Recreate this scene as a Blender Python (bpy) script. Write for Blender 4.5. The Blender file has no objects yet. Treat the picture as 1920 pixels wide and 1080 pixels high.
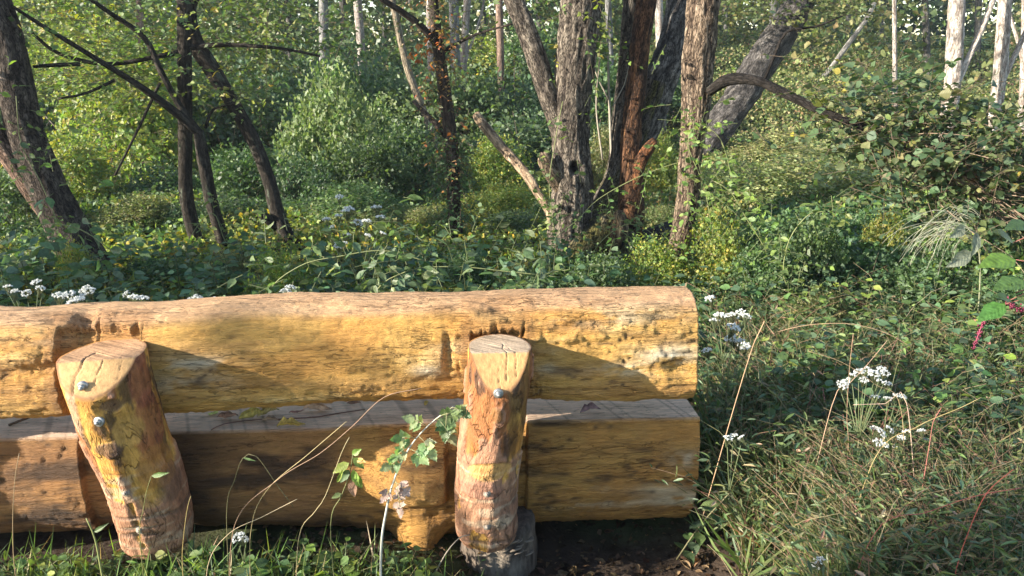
import bpy, math, random
import numpy as np
from mathutils import Vector

# ------------------------------------------------------------------ camera, sky, sun, exposure
S = bpy.context.scene
COL = S.collection
R = math.radians
F = 1478.0
CAMH, PITCH = 1.63, R(16.5)
cam_d = bpy.data.cameras.new('camera'); cam = bpy.data.objects.new('camera', cam_d); COL.objects.link(cam)
cam.location = (0, 0, CAMH); cam.rotation_euler = (math.pi/2 - PITCH, 0, 0)
cam_d.sensor_width = 36; cam_d.lens = F/1920*36; cam_d.clip_end = 600; cam_d.clip_start = 0.05
S.camera = cam
YAW = R(4.6)
SUN_AZ, SUN_EL = R(72.5), R(19.5)             # azimuth from the bench normal, elevation
a_ = SUN_AZ - YAW                            # angle from +y towards +x of the light's travel
SD = Vector((math.sin(a_)*math.cos(SUN_EL), math.cos(a_)*math.cos(SUN_EL), -math.sin(SUN_EL)))
w = bpy.data.worlds.new('World'); S.world = w; w.use_nodes = True
nt = w.node_tree; nt.nodes.clear()
sky = nt.nodes.new('ShaderNodeTexSky'); sky.sky_type = 'NISHITA'; sky.sun_disc = False
sky.sun_elevation = SUN_EL
# sun stands at -SD ; nishita rotation 0 = +y, clockwise seen from above
sky.sun_rotation = math.atan2(-SD.x, -SD.y)
sky.air_density = 1.0; sky.dust_density = 0.6; sky.ozone_density = 1.0
bg = nt.nodes.new('ShaderNodeBackground'); bg.inputs[1].default_value = 0.105
wo = nt.nodes.new('ShaderNodeOutputWorld')
nt.links.new(sky.outputs[0], bg.inputs[0]); nt.links.new(bg.outputs[0], wo.inputs[0])
sl = bpy.data.lights.new('sun', 'SUN'); sl.energy = 4.9; sl.angle = R(0.5); sl.color = (1, 0.90, 0.75)
so = bpy.data.objects.new('sun', sl); COL.objects.link(so)
so.rotation_euler = SD.to_track_quat('-Z', 'Y').to_euler()
S.view_settings.view_transform = 'Standard'; S.view_settings.look = 'None'
S.view_settings.gamma = 1; S.view_settings.use_curve_mapping = False
S.view_settings.exposure = 1.85
S.render.engine = 'CYCLES'
try:
    S.cycles.use_denoising = True
    S.cycles.max_bounces = 6; S.cycles.diffuse_bounces = 4; S.cycles.transmission_bounces = 4
    S.cycles.transparent_max_bounces = 4; S.cycles.glossy_bounces = 2
    S.cycles.sample_clamp_indirect = 6
except Exception:
    pass

# ------------------------------------------------------------------ maths helpers
rng = np.random.default_rng(7)
CP, SP = math.cos(PITCH), math.sin(PITCH)
def ray(u, v):
    x, y = (u-960)/F, (v-540)/F
    return np.array([x, CP - y*SP, -SP - y*CP])
def P(u, v, Y):
    r = ray(u, v); return np.array([0, 0, CAMH]) + r*(Y/r[1])
def pxm(u, v, Y):                       # metres per photo pixel at that depth
    r = ray(u, v); return (Y/r[1])/F
EX = np.array([math.cos(YAW), math.sin(YAW), 0]); EY = np.array([-math.sin(YAW), math.cos(YAW), 0]); EZ = np.array([0, 0, 1.])
ORG = P(935, 800, 2.42); ORG[2] = 0
def BP(u, v, d):                        # photo pixel on the bench-parallel plane at depth d -> bench local
    r = ray(u, v); o = np.array([0, 0, CAMH]) - ORG
    t = (d - o@EY)/(r@EY); p = o + r*t
    return np.array([p@EX, d, p[2]])
def smooth(a, b, x):
    t = np.clip((x-a)/(b-a), 0, 1); return t*t*(3-2*t)
def _h(i, j, k, s):
    n = (i*374761393 + j*668265263 + k*2147483647 + s*974634777) & 0xffffffff
    n = ((n ^ (n >> 13))*1274126177) & 0xffffffff
    n = ((n ^ (n >> 16))*2246822519) & 0xffffffff
    return ((n ^ (n >> 15)) & 0xffff)/65535.0
def vn(p, s=0):                         # value noise, 0..1
    p = np.asarray(p, float); i = np.floor(p).astype(np.int64); f = p-i; f = f*f*(3-2*f)
    x, y, z = i[..., 0], i[..., 1], i[..., 2]; a, b, c = f[..., 0], f[..., 1], f[..., 2]
    def L(u, v, t): return u+(v-u)*t
    return L(L(L(_h(x, y, z, s), _h(x+1, y, z, s), a), L(_h(x, y+1, z, s), _h(x+1, y+1, z, s), a), b),
             L(L(_h(x, y, z+1, s), _h(x+1, y, z+1, s), a), L(_h(x, y+1, z+1, s), _h(x+1, y+1, z+1, s), a), b), c)
def fbm(p, o=4, s=0):
    r = 0; a = .5; t = 0; p = np.asarray(p, float)
    for k in range(o):
        r = r + a*vn(p, s+k); t += a; a *= .5; p = p*2.03 + 11.7
    return r/t
def nrm(v):
    return v/np.maximum(np.linalg.norm(v, axis=-1, keepdims=True), 1e-9)
def gz(x, y):                           # terrain height
    x = np.asarray(x, float); y = np.asarray(y, float)
    z = 0.05*(vn(np.stack([x*.8, y*.8, x*0], -1), 5)-.5)*smooth(3.2, 5, y)
    z = z - 0.55*smooth(7, 14, y)*smooth(2, -2, x)
    z = z - .13*np.exp(-(((x-.35)/.62)**2+((y-2.35)/.42)**2)**1.5)
    k = smooth(-6, 6, x)
    z = z + (0.05+0.075*k)*np.clip(y-12, 0, 13)
    z = z + 0.35*(fbm(np.stack([x*.15, y*.15, x*0], -1), 3, 9)-.5)*smooth(8, 16, y)
    return z

# ------------------------------------------------------------------ mesh helpers
def link(o): COL.objects.link(o); return o
def mesh_obj(name, V, faces, mat=None, parent=None, col=None, tuv=None, smooth_=True, mats=None, midx=None):
    """faces: list of (n,k) int arrays"""
    me = bpy.data.meshes.new(name); V = np.asarray(V, np.float32)
    me.vertices.add(len(V)); me.vertices.foreach_set('co', V.ravel())
    faces = [np.asarray(f, np.int32) for f in faces if len(f)]
    tot = sum(f.size for f in faces); n = sum(len(f) for f in faces)
    me.loops.add(tot); me.loops.foreach_set('vertex_index', np.concatenate([f.ravel() for f in faces]))
    me.polygons.add(n)
    cnt = np.concatenate([np.full(len(f), f.shape[1], np.int32) for f in faces])
    st = np.concatenate([[0], np.cumsum(cnt)[:-1]]).astype(np.int32)
    me.polygons.foreach_set('loop_start', st)
    if smooth_: me.polygons.foreach_set('use_smooth', np.ones(n, bool))
    if midx is not None: me.polygons.foreach_set('material_index', np.asarray(midx, np.int32))
    if col is not None:
        c = np.ones((len(V), 4), np.float32); c[:, :3] = col
        at = me.color_attributes.new('Col', 'FLOAT_COLOR', 'POINT'); at.data.foreach_set('color', c.ravel())
    if tuv is not None:
        at = me.attributes.new('tuv', 'FLOAT_VECTOR', 'POINT'); at.data.foreach_set('vector', np.asarray(tuv, np.float32).ravel())
    me.update(calc_edges=True)
    for m in (mats or ([mat] if mat else [])): me.materials.append(m)
    o = bpy.data.objects.new(name, me); link(o)
    if parent: o.parent = parent
    return o
def thing(name, label, cat, loc=(0, 0, 0), rz=0, group=None):
    o = bpy.data.objects.new(name, None); link(o); o.location = [float(t) for t in loc]; o.rotation_euler = (0, 0, rz)
    o.empty_display_size = .1
    o['label'] = label; o['category'] = cat
    if group: o['group'] = group
    return o
def tag(o, label=None, cat=None, group=None, kind=None):
    if label: o['label'] = label
    if cat: o['category'] = cat
    if group: o['group'] = group
    if kind: o['kind'] = kind
    return o
def resample(pts, step):
    """Catmull-Rom through rows (x,y,z,r,...)"""
    p = np.asarray(pts, float)
    if len(p) == 2: p = np.stack([p[0], p[0]*.5+p[1]*.5, p[1]])
    q = np.vstack([2*p[0]-p[1], p, 2*p[-1]-p[-2]]); out = []
    for i in range(1, len(q)-2):
        n = max(2, int(np.linalg.norm(q[i+1, :3]-q[i, :3])/step))
        t = np.linspace(0, 1, n, endpoint=False)[:, None]
        a, b, c, d = q[i-1], q[i], q[i+1], q[i+2]
        out.append(.5*((2*b)+(-a+c)*t+(2*a-5*b+4*c-d)*t*t+(-a+3*b-3*c+d)*t**3))
    out.append(p[-1:]); r = np.vstack(out); r[:, 3] = np.maximum(r[:, 3], 1e-3); return r
class Geo:                              # collects geometry for ONE object
    def __init__(s): s.V = []; s.F = []; s.C = []; s.T = []; s.n = 0
    def add(s, V, F, C=None, T=None):
        V = np.asarray(V, float)
        s.V.append(V); s.F += [np.asarray(f)+s.n for f in F]
        s.C.append(np.broadcast_to(np.array([.5, .5, .5]) if C is None else C, (len(V), 3)))
        s.T.append(V if T is None else T); s.n += len(V)
    def build(s, name, mat, parent=None, smooth_=True, org=None):
        V = np.vstack(s.V)
        if org is not None: V = V-np.asarray(org)
        return mesh_obj(name, V, merge(s.F), mat, parent, np.vstack(s.C), np.vstack(s.T), smooth_)
def merge(F):
    d = {}
    for f in F:
        if len(f): d.setdefault(f.shape[1], []).append(f)
    return [np.vstack(v) for v in d.values()]
def tubes(g, Pn, Rn, sides=5, col=(.1, .08, .06), disp=None, cap=True, tstretch=.38):
    """Pn (S,K,3), Rn (S,K): many tubes at once"""
    Pn = np.asarray(Pn, float); Rn = np.asarray(Rn, float)
    if Pn.ndim == 2: Pn = Pn[None]; Rn = Rn[None]
    Sn, K = Rn.shape
    T = nrm(np.gradient(Pn, axis=1))
    ref = np.where(np.abs(T[:, K//2:K//2+1, 2:3]) > .75, np.array([[[1., .15, 0]]]), np.array([[[0, .1, 1.]]]))
    U = nrm(np.cross(T, np.broadcast_to(ref, T.shape))); W = np.cross(T, U)
    th = np.arange(sides)/sides*2*math.pi
    c, s_ = np.cos(th)[None, None, :, None], np.sin(th)[None, None, :, None]
    D = U[:, :, None]*c + W[:, :, None]*s_
    Ln = np.concatenate([np.zeros((Sn, 1)), np.cumsum(np.linalg.norm(np.diff(Pn, axis=1), axis=2), 1)], 1)
    R3 = Rn[:, :, None]*np.ones(sides)
    tv = np.stack([np.broadcast_to(np.cos(th), R3.shape)*R3, np.broadcast_to(np.sin(th), R3.shape)*R3,
                   np.broadcast_to(Ln[:, :, None]*tstretch, R3.shape)], -1)
    co = None
    if disp is not None:
        R3, co = disp(R3, tv, th, Ln, Pn[:, :, None]+D*R3[..., None])
    V = Pn[:, :, None] + D*R3[..., None]
    idx = (np.arange(Sn*K*sides)).reshape(Sn, K, sides)
    a = idx[:, :-1, :]; b = np.roll(idx, -1, 2)[:, :-1, :]; c2 = np.roll(idx, -1, 2)[:, 1:, :]; d = idx[:, 1:, :]
    Fs = [np.stack([a, b, c2, d], -1).reshape(-1, 4)]
    V = V.reshape(-1, 3); tv = tv.reshape(-1, 3)
    C = np.broadcast_to(np.asarray(col, float), (len(V), 3)) if co is None else co.reshape(-1, 3)
    if cap and sides <= 32:
        Fs.append(idx[:, -1, :].reshape(Sn, sides)); Fs.append(idx[:, 0, ::-1].reshape(Sn, sides))
    g.add(V, Fs, C, tv)

LEAF2 = (np.array([(0, 0, 0), (.3, .42, .07), (0, 1, -.06), (-.3, .42, .07)]), [np.array([(0, 1, 2), (0, 2, 3)])])
LEAF8 = (np.array([(0, 0, 0), (.24, .22, .05), (.29, .5, .07), (.13, .82, .03), (0, 1, -.08), (-.13, .82, .03), (-.29, .5, .07), (-.24, .22, .05), (0, .45, -.01)]),
         [np.array([(0, 1, 8), (1, 2, 8), (2, 3, 8), (3, 4, 8), (4, 5, 8), (5, 6, 8), (6, 7, 8), (7, 0, 8)])])
# toothed, lobed leaf for the plants near the camera
_o = [(0, 0), (.10, .05), (.24, .12), (.20, .20), (.36, .30), (.29, .36), (.36, .48), (.25, .52), (.27, .66), (.16, .70), (.14, .84), (.06, .88), (0, 1.02)]
_lv = [(x, y, .10*x+.03*math.sin(9*y)*x*3) for x, y in _o] + [(-x, y, .10*x-.03*math.sin(8*y)*x*3) for x, y in _o[1:-1]][::-1]
_mid = [(0, .25, -.015), (0, .5, -.02), (0, .75, -.04)]
_n = len(_lv); _lv = np.array(_lv+_mid)
_f = []
for i in range(_n):
    j = (i+1) % _n; ym = (_lv[i][1]+_lv[j][1])/2; m = _n + (0 if ym < .37 else 1 if ym < .63 else 2); _f.append((i, j, m))
_f += [(4, _n+1, _n), (_n-4, _n, _n+1), (8, _n+2, _n+1), (_n-8, _n+1, _n+2)]
LEAFT = (_lv, [np.array(_f)])
BLADE = (np.array([(-.03, 0, 0), (.03, 0, 0), (.05, .45, .02), (-.05, .45, .02), (0, 1, -.12)]), [np.array([(0, 1, 2, 3)]), np.array([(3, 2, 4)])])
class Leaves:
    def __init__(s): s.P = []; s.D = []; s.N = []; s.S = []; s.W = []; s.C = []
    def add(s, P_, D, N, size, col, width=1.0):
        n = len(P_); s.P.append(P_); s.D.append(D); s.N.append(N)
        s.S.append(np.broadcast_to(size, (n,))); s.W.append(np.broadcast_to(width, (n,))); s.C.append(np.broadcast_to(col, (n, 3)))
    def count(s): return sum(len(p) for p in s.P)
    def geo(s, tmpl):
        Pp = np.vstack(s.P); D = nrm(np.vstack(s.D)); N = np.vstack(s.N)
        B = nrm(np.cross(D, N)); N = np.cross(B, D); Sz = np.concatenate(s.S); Wd = np.concatenate(s.W); C = np.vstack(s.C)
        tv, tf = tmpl; n = len(Pp); k = len(tv)
        V = Pp[:, None] + Sz[:, None, None]*(tv[None, :, 0:1]*Wd[:, None, None]*B[:, None] + tv[None, :, 1:2]*D[:, None] + tv[None, :, 2:3]*N[:, None])
        Fs = [(f[None]+(np.arange(n)*k)[:, None, None]).reshape(-1, f.shape[1]) for f in tf]
        T = np.broadcast_to(tv[None], (n, k, 3)).reshape(-1, 3)
        return V.reshape(-1, 3), Fs, np.repeat(C, k, 0), T
    def build(s, name, mat, parent=None, tmpl=LEAF2, org=None):
        V, Fs, C, T = s.geo(tmpl)
        if org is not None: V = V-np.asarray(org)
        return mesh_obj(name, V, Fs, mat, parent, C, T, False)
PAL = {
 'green': [(.075, .125, .045), (.095, .155, .052), (.06, .105, .042), (.115, .175, .06)],
 'deep': [(.045, .085, .042), (.058, .105, .05), (.07, .12, .052), (.05, .09, .05)],
 'bright': [(.13, .20, .045), (.17, .24, .05), (.11, .18, .045), (.22, .27, .06)],
 'olive': [(.12, .145, .055), (.15, .16, .06), (.10, .13, .05), (.19, .18, .08), (.14, .17, .055)],
 'meadow': [(.20, .25, .10), (.25, .29, .12), (.16, .21, .08), (.30, .30, .14), (.22, .19, .09)],
 'yellow': [(.30, .27, .04), (.24, .27, .05), (.36, .26, .04), (.17, .22, .04)],
 'pale': [(.13, .19, .08), (.17, .22, .10), (.10, .16, .065), (.21, .25, .12)],
 'blue': [(.07, .125, .065), (.09, .15, .08), (.06, .105, .06), (.11, .165, .085)],
 'red': [(.35, .06, .03), (.42, .10, .03), (.30, .12, .05)],
 'dry': [(.22, .14, .07), (.28, .19, .10), (.16, .10, .06), (.32, .24, .14)],
 'straw': [(.30, .25, .13), (.24, .20, .10), (.36, .30, .18), (.28, .17, .11)],
}
def pal(mix, n, jit=.18, r=rng):
    """mix: list of (name, weight)"""
    names = [m[0] for m in mix]; wt = np.array([m[1] for m in mix], float); wt /= wt.sum()
    allc = []; pw = []
    for nm, q in zip(names, wt):
        for c in PAL[nm]: allc.append(c); pw.append(q/len(PAL[nm]))
    i = r.choice(len(allc), n, p=np.array(pw)/sum(pw)); c = np.array(allc)[i]
    return c*np.array([1.14, 1.13, 1.14])*(1+jit*r.normal(size=(n, 1)))*(1+.06*r.normal(size=(n, 3)))
def rdir(n, r=rng): return nrm(r.normal(size=(n, 3)))
UP = np.array([0, 0, 1.])
def sprays(lc, P0, D, L, step=.05, size=.05, mix=(('green', 1),), droop=.3, tw=None, width=1., flat=.85, twr=.0022, twc=(.09, .07, .05), r=rng, ang=.85, hang=.15):
    """flat twigs with alternate leaves"""
    P0 = np.asarray(P0, float); n = len(P0)
    if n == 0: return
    D = nrm(np.asarray(D, float)); L = np.broadcast_to(np.asarray(L, float), (n,))
    B = nrm(np.cross(D, UP)+1e-4); cb = pal(mix, n, .12, r)
    M = max(1, int(L.max()/step))
    for m in range(M):
        t = (m+.7)*step*(1+.15*r.normal(size=n)); ok = t < L*1.02
        if not ok.any(): continue
        t = t[ok][:, None]; k = ok.sum(); sd = 1 if m % 2 else -1
        pos = P0[ok]+D[ok]*t; pos[:, 2] -= droop*t[:, 0]**2
        dl = D[ok]*(1-ang*.6)+sd*B[ok]*ang+r.normal(size=(k, 3))*.22; dl[:, 2] -= hang+droop*t[:, 0]
        N = UP+r.normal(size=(k, 3))*flat
        c = cb[ok]*.55+pal(mix, k, .15, r)*.45
        lc.add(pos, dl, N, size*(1-.35*(t[:, 0]/L[ok]))*(1+.2*r.normal(size=k)), c, width)
    if tw is not None:
        tt = np.array([0, .4, .75, 1.])[None, :, None]*L[:, None, None]
        Q = P0[:, None]+D[:, None]*tt; Q[..., 2] -= droop*tt[..., 0]**2
        tubes(tw, Q, np.linspace(twr, twr*.35, 4)[None]*np.ones((n, 1)), 3, twc, cap=False)

# ------------------------------------------------------------------ materials
def nodes(m):
    m.use_nodes = True; t = m.node_tree; t.nodes.clear(); return t
def N_(t, ty, **k):
    n = t.nodes.new(ty)
    for a, b in k.items(): setattr(n, a, b)
    return n
def leaf_mat(name, trans=.40, rough=.42, hue=.02, val=.3, spec=.5, tcol=(1.25, 1.4, .62), vein=.25):
    m = bpy.data.materials.new(name); t = nodes(m); K = t.links.new
    at = N_(t, 'ShaderNodeAttribute', attribute_name='Col'); oi = N_(t, 'ShaderNodeObjectInfo')
    hs = N_(t, 'ShaderNodeHueSaturation'); K(at.outputs['Color'], hs.inputs['Color'])
    mr = N_(t, 'ShaderNodeMapRange'); mr.inputs['To Min'].default_value = .5-hue; mr.inputs['To Max'].default_value = .5+hue
    K(oi.outputs['Random'], mr.inputs['Value']); K(mr.outputs[0], hs.inputs['Hue'])
    tc = N_(t, 'ShaderNodeTexCoord'); no = N_(t, 'ShaderNodeTexNoise'); no.inputs['Scale'].default_value = 60; no.inputs['Detail'].default_value = 2
    K(tc.outputs['Object'], no.inputs['Vector'])
    m2 = N_(t, 'ShaderNodeMapRange'); m2.inputs['From Min'].default_value = .3; m2.inputs['From Max'].default_value = .7
    m2.inputs['To Min'].default_value = 1-val; m2.inputs['To Max'].default_value = 1+val
    K(no.outputs[0], m2.inputs['Value']); K(m2.outputs[0], hs.inputs['Value'])
    # veins from the leaf's own coordinates
    tv = N_(t, 'ShaderNodeAttribute', attribute_name='tuv'); sx = N_(t, 'ShaderNodeSeparateXYZ'); K(tv.outputs['Vector'], sx.inputs[0])
    ab = N_(t, 'ShaderNodeMath', operation='ABSOLUTE'); K(sx.outputs[0], ab.inputs[0])
    mu = N_(t, 'ShaderNodeMath', operation='MULTIPLY_ADD'); K(ab.outputs[0], mu.inputs[0]); mu.inputs[1].default_value = -1.0; K(sx.outputs[1], mu.inputs[2])
    sn = N_(t, 'ShaderNodeMath', operation='MULTIPLY'); K(mu.outputs[0], sn.inputs[0]); sn.inputs[1].default_value = 50
    si = N_(t, 'ShaderNodeMath', operation='SINE'); K(sn.outputs[0], si.inputs[0])
    p = N_(t, 'ShaderNodeBsdfPrincipled'); p.inputs['Roughness'].default_value = rough; p.inputs['Specular IOR Level'].default_value = spec
    bu = N_(t, 'ShaderNodeBump'); bu.inputs['Strength'].default_value = vein; bu.inputs['Distance'].default_value = .002
    K(si.outputs[0], bu.inputs['Height']); K(bu.outputs[0], p.inputs['Normal'])
    K(hs.outputs[0], p.inputs['Base Color'])
    tm = N_(t, 'ShaderNodeMix', data_type='RGBA', blend_type='MULTIPLY'); tm.inputs[0].default_value = 1
    K(hs.outputs[0], tm.inputs[6]); tm.inputs[7].default_value = (*tcol, 1)
    tr = N_(t, 'ShaderNodeBsdfTranslucent'); K(tm.outputs[2], tr.inputs[0])
    mx = N_(t, 'ShaderNodeMixShader'); mx.inputs[0].default_value = trans; K(p.outputs[0], mx.inputs[1]); K(tr.outputs[0], mx.inputs[2])
    o = N_(t, 'ShaderNodeOutputMaterial'); K(mx.outputs[0], o.inputs[0]); return m
def bark_mat(name, scale=30, bump=.6, dist=.01, contrast=.5, rough=.9, spec=.15, fine=140, lich=None, attr='tuv', crack=0., cscale=40, cw=.075):
    m = bpy.data.materials.new(name); t = nodes(m); K = t.links.new
    at = N_(t, 'ShaderNodeAttribute', attribute_name='Col'); tv = N_(t, 'ShaderNodeAttribute', attribute_name=attr)
    n1 = N_(t, 'ShaderNodeTexNoise'); n1.inputs['Scale'].default_value = scale; n1.inputs['Detail'].default_value = 6; n1.inputs['Roughness'].default_value = .62
    n2 = N_(t, 'ShaderNodeTexNoise'); n2.inputs['Scale'].default_value = fine; n2.inputs['Detail'].default_value = 3
    n1.inputs['Roughness'].default_value = .7; K(tv.outputs['Vector'], n1.inputs['Vector']); K(tv.outputs['Vector'], n2.inputs['Vector'])
    mr = N_(t, 'ShaderNodeMapRange'); mr.inputs['From Min'].default_value = .32; mr.inputs['From Max'].default_value = .68
    mr.inputs['To Min'].default_value = 1-contrast; mr.inputs['To Max'].default_value = 1+contrast*.75
    K(n1.outputs[0], mr.inputs['Value'])
    mx = N_(t, 'ShaderNodeMix', data_type='RGBA', blend_type='MULTIPLY'); mx.inputs[0].default_value = 1
    K(at.outputs['Color'], mx.inputs[6]); K(mr.outputs[0], mx.inputs[7])
    p = N_(t, 'ShaderNodeBsdfPrincipled'); p.inputs['Roughness'].default_value = rough; p.inputs['Specular IOR Level'].default_value = spec
    src = mx.outputs[2]
    if lich:
        n3 = N_(t, 'ShaderNodeTexNoise'); n3.inputs['Scale'].default_value = 14; n3.inputs['Detail'].default_value = 5; K(tv.outputs['Vector'], n3.inputs['Vector'])
        cr = N_(t, 'ShaderNodeMapRange'); cr.inputs['From Min'].default_value = .6; cr.inputs['From Max'].default_value = .66; K(n3.outputs[0], cr.inputs['Value'])
        m3 = N_(t, 'ShaderNodeMix', data_type='RGBA'); K(cr.outputs[0], m3.inputs[0]); K(src, m3.inputs[6]); m3.inputs[7].default_value = (*lich, 1); src = m3.outputs[2]
    hgt = n1.outputs[0]
    if crack:
        n4 = N_(t, 'ShaderNodeTexNoise'); n4.inputs['Scale'].default_value = cscale; n4.inputs['Detail'].default_value = 3; n4.inputs['Distortion'].default_value = .6; K(tv.outputs['Vector'], n4.inputs['Vector'])
        s4 = N_(t, 'ShaderNodeMath', operation='SUBTRACT'); K(n4.outputs[0], s4.inputs[0]); s4.inputs[1].default_value = .5
        a4 = N_(t, 'ShaderNodeMath', operation='ABSOLUTE'); K(s4.outputs[0], a4.inputs[0])
        r4 = N_(t, 'ShaderNodeMapRange', interpolation_type='SMOOTHSTEP'); r4.inputs['From Min'].default_value = .0; r4.inputs['From Max'].default_value = cw; r4.inputs['To Min'].default_value = 1-crack; K(a4.outputs[0], r4.inputs['Value'])
        if cw < .05:                     # only in places
            n5 = N_(t, 'ShaderNodeTexNoise'); n5.inputs['Scale'].default_value = 11; n5.inputs['Detail'].default_value = 2; K(tv.outputs['Vector'], n5.inputs['Vector'])
            r5 = N_(t, 'ShaderNodeMapRange'); r5.inputs['From Min'].default_value = .46; r5.inputs['From Max'].default_value = .62; r5.inputs['To Min'].default_value = 1; r5.inputs['To Max'].default_value = 0; K(n5.outputs[0], r5.inputs['Value'])
            x5 = N_(t, 'ShaderNodeMath', operation='MAXIMUM'); K(r5.outputs[0], x5.inputs[0]); K(r4.outputs[0], x5.inputs[1]); r4 = x5
        m4 = N_(t, 'ShaderNodeMix', data_type='RGBA', blend_type='MULTIPLY'); m4.inputs[0].default_value = 1; K(src, m4.inputs[6]); K(r4.outputs[0], m4.inputs[7]); src = m4.outputs[2]
        h4 = N_(t, 'ShaderNodeMath', operation='MULTIPLY_ADD'); K(r4.outputs[0], h4.inputs[0]); h4.inputs[1].default_value = .8; K(hgt, h4.inputs[2]); hgt = h4.outputs[0]
    K(src, p.inputs['Base Color'])
    ad = N_(t, 'ShaderNodeMath', operation='MULTIPLY_ADD'); K(n2.outputs[0], ad.inputs[0]); ad.inputs[1].default_value = .35; K(hgt, ad.inputs[2])
    bu = N_(t, 'ShaderNodeBump'); bu.inputs['Strength'].default_value = bump; bu.inputs['Distance'].default_value = dist
    K(ad.outputs[0], bu.inputs['Height']); K(bu.outputs[0], p.inputs['Normal'])
    o = N_(t, 'ShaderNodeOutputMaterial'); K(p.outputs[0], o.inputs[0]); return m
M = {}
M['leaf'] = leaf_mat('leaf')
M['leaf_far'] = leaf_mat('leaf_far', trans=.33, rough=.5, val=.25, spec=.3, vein=0)
M['leaf_thick'] = leaf_mat('leaf_thick', trans=.32, rough=.48, val=.15, spec=.35)
M['grass'] = leaf_mat('grass', trans=.35, rough=.5, val=.15, vein=0, tcol=(1.2, 1.3, .6))
M['dry'] = leaf_mat('dry_leaf', trans=.12, rough=.7, val=.35, spec=.2, tcol=(1.3, 1.0, .5), vein=.5)
M['petal'] = leaf_mat('petal', trans=.25, rough=.7, val=.05, tcol=(1, 1, 1), vein=0, spec=.2)
M['stem'] = bark_mat('plant_stem', 60, .2, .002, .2, .6, .3)
M['bark'] = bark_mat('furrowed_bark', 45, 1, .014, .6, fine=180, crack=.72, cscale=52)
M['bark_dark'] = bark_mat('dark_bark', 50, .9, .008, .6, lich=(.09, .10, .075), crack=.6, cscale=60)
M['bark_pale'] = bark_mat('pale_bark', 40, .8, .012, .45, crack=.5, cscale=36)
M['twig'] = bark_mat('twig', 60, .3, .002, .3)
M['wood'] = bark_mat('peeled_wood', 95, 1, .02, .32, .62, .25, 360, crack=.42, cscale=55, cw=.022)
M['postbark'] = bark_mat('post_bark', 55, 1, .010, .42, .66, .22, 240, crack=.5, cscale=24, cw=.025)
M['cut'] = bark_mat('sawn_wood', 90, .6, .003, .28, .65, .25, 300)
M['rotten'] = bark_mat('rotten_wood', 30, 1.0, .012, .6)
# ================================================================== SETTING: ground
def make_ground():
    xs = np.concatenate([np.linspace(-60, -14, 30), np.linspace(-13.5, 13.5, 260), np.linspace(14, 60, 30)])
    ys = np.concatenate([np.linspace(-30, -1.5, 20), np.linspace(-1, 9, 190), np.linspace(9.3, 75, 120)])
    X, Y = np.meshgrid(xs, ys); Z = gz(X, Y)
    Z = Z - .05*smooth(.45, 0, np.abs(Y-2.75-.08*X))*smooth(1.6, 1.0, X)
    Z = Z + .018*(fbm(np.stack([X*14, Y*14, X*0], -1), 3, 2)-.5)*smooth(9, 6, Y)
    V = np.stack([X, Y, Z], -1).reshape(-1, 3); nx = len(xs); ny = len(ys)
    i = np.arange(nx*ny).reshape(ny, nx)
    Fq = np.stack([i[:-1, :-1], i[:-1, 1:], i[1:, 1:], i[1:, :-1]], -1).reshape(-1, 4)
    n = fbm(V*np.array([1.3, 1.3, 1.3]), 4, 31)[:, None]
    soil = np.array([.055, .04, .03]); moss = np.array([.05, .06, .028])
    C = soil+(moss-soil)*smooth(.42, .6, n)
    m = bark_mat('soil', 9, .8, .02, .45, .95, .1, 60)
    return tag(mesh_obj('ground', V, [Fq], m, col=C, tuv=V), kind='structure')
make_ground()

# ================================================================== THE LOG BENCH
bench = thing('log_bench', 'long rustic bench of yellow peeled logs bolted to two slanted posts', 'bench', ORG, YAW)
def prof(tab, d):
    q = np.array([BP(u, v, d) for u, v in tab]); return q[:, 0], q[:, 2]
PL = BP(205, 800, 0)[0]; PR = 0.0                                     # post positions along the bench
PL2 = PL-(PR-PL)
YEL = np.array([.62, .36, .10]); ORA = np.array([.52, .245, .06]); PNK = np.array([.56, .35, .21]); BRN = np.array([.20, .10, .035])
DRK = np.array([.05, .032, .022]); WHT = np.array([.66, .58, .42]); PAL_ = np.array([.70, .49, .20])
def mixc(c, k, t): return c+(np.asarray(k)-c)*t[..., None]
def log_grid(s0, s1, ns, nr, warp):
    s = np.linspace(s0, s1, ns); th = np.linspace(0, 2*math.pi, nr, endpoint=False)
    th = th+warp*np.sin(th)                                            # denser towards th=pi (camera side)
    return np.meshgrid(s, th, indexing='ij')
def grid_faces(ns, nr):
    i = np.arange(ns*nr).reshape(ns, nr); j = np.roll(i, -1, 1)
    return np.stack([i[:-1], j[:-1], j[1:], i[1:]], -1).reshape(-1, 4), i
def close_ends(V, C, T, idx, s0, s1, name):
    """rounded-off end caps made of shrinking rings"""
    out = []
    return out
def superell(th, n):
    c, s = np.cos(th), np.sin(th)
    k = (np.abs(c)**n+np.abs(s)**n)**(-1/n); return c*k, s*k
def end_rings(Pg, Tg, Cg, side, ccol):
    """add shrinking rings to close the log end; Pg (ns,nr,3) local"""
    ring = Pg[-1] if side > 0 else Pg[0]; tr = Tg[-1] if side > 0 else Tg[0]
    cen = ring.mean(0); rs = []; ts = []; cs = []
    for k in (.97, .9, .8, .68, .55, .42, .3, .18, .08, .01):
        q = cen+(ring-cen)*k; q[:, 0] = ring[:, 0]+side*(.007*(1-k**14)+.004*(fbm(q*np.array([60, 60, 60]), 2, 3)-.5))
        rs.append(q); ts.append(tr*k+np.array([.1, 0, 0])); n_ = vn(q*np.array([1, 25, 25]), 8)
        cs.append(ccol*(.8+.35*n_)[:, None])
    return np.stack(rs), np.stack(ts), np.stack(cs)
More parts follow.
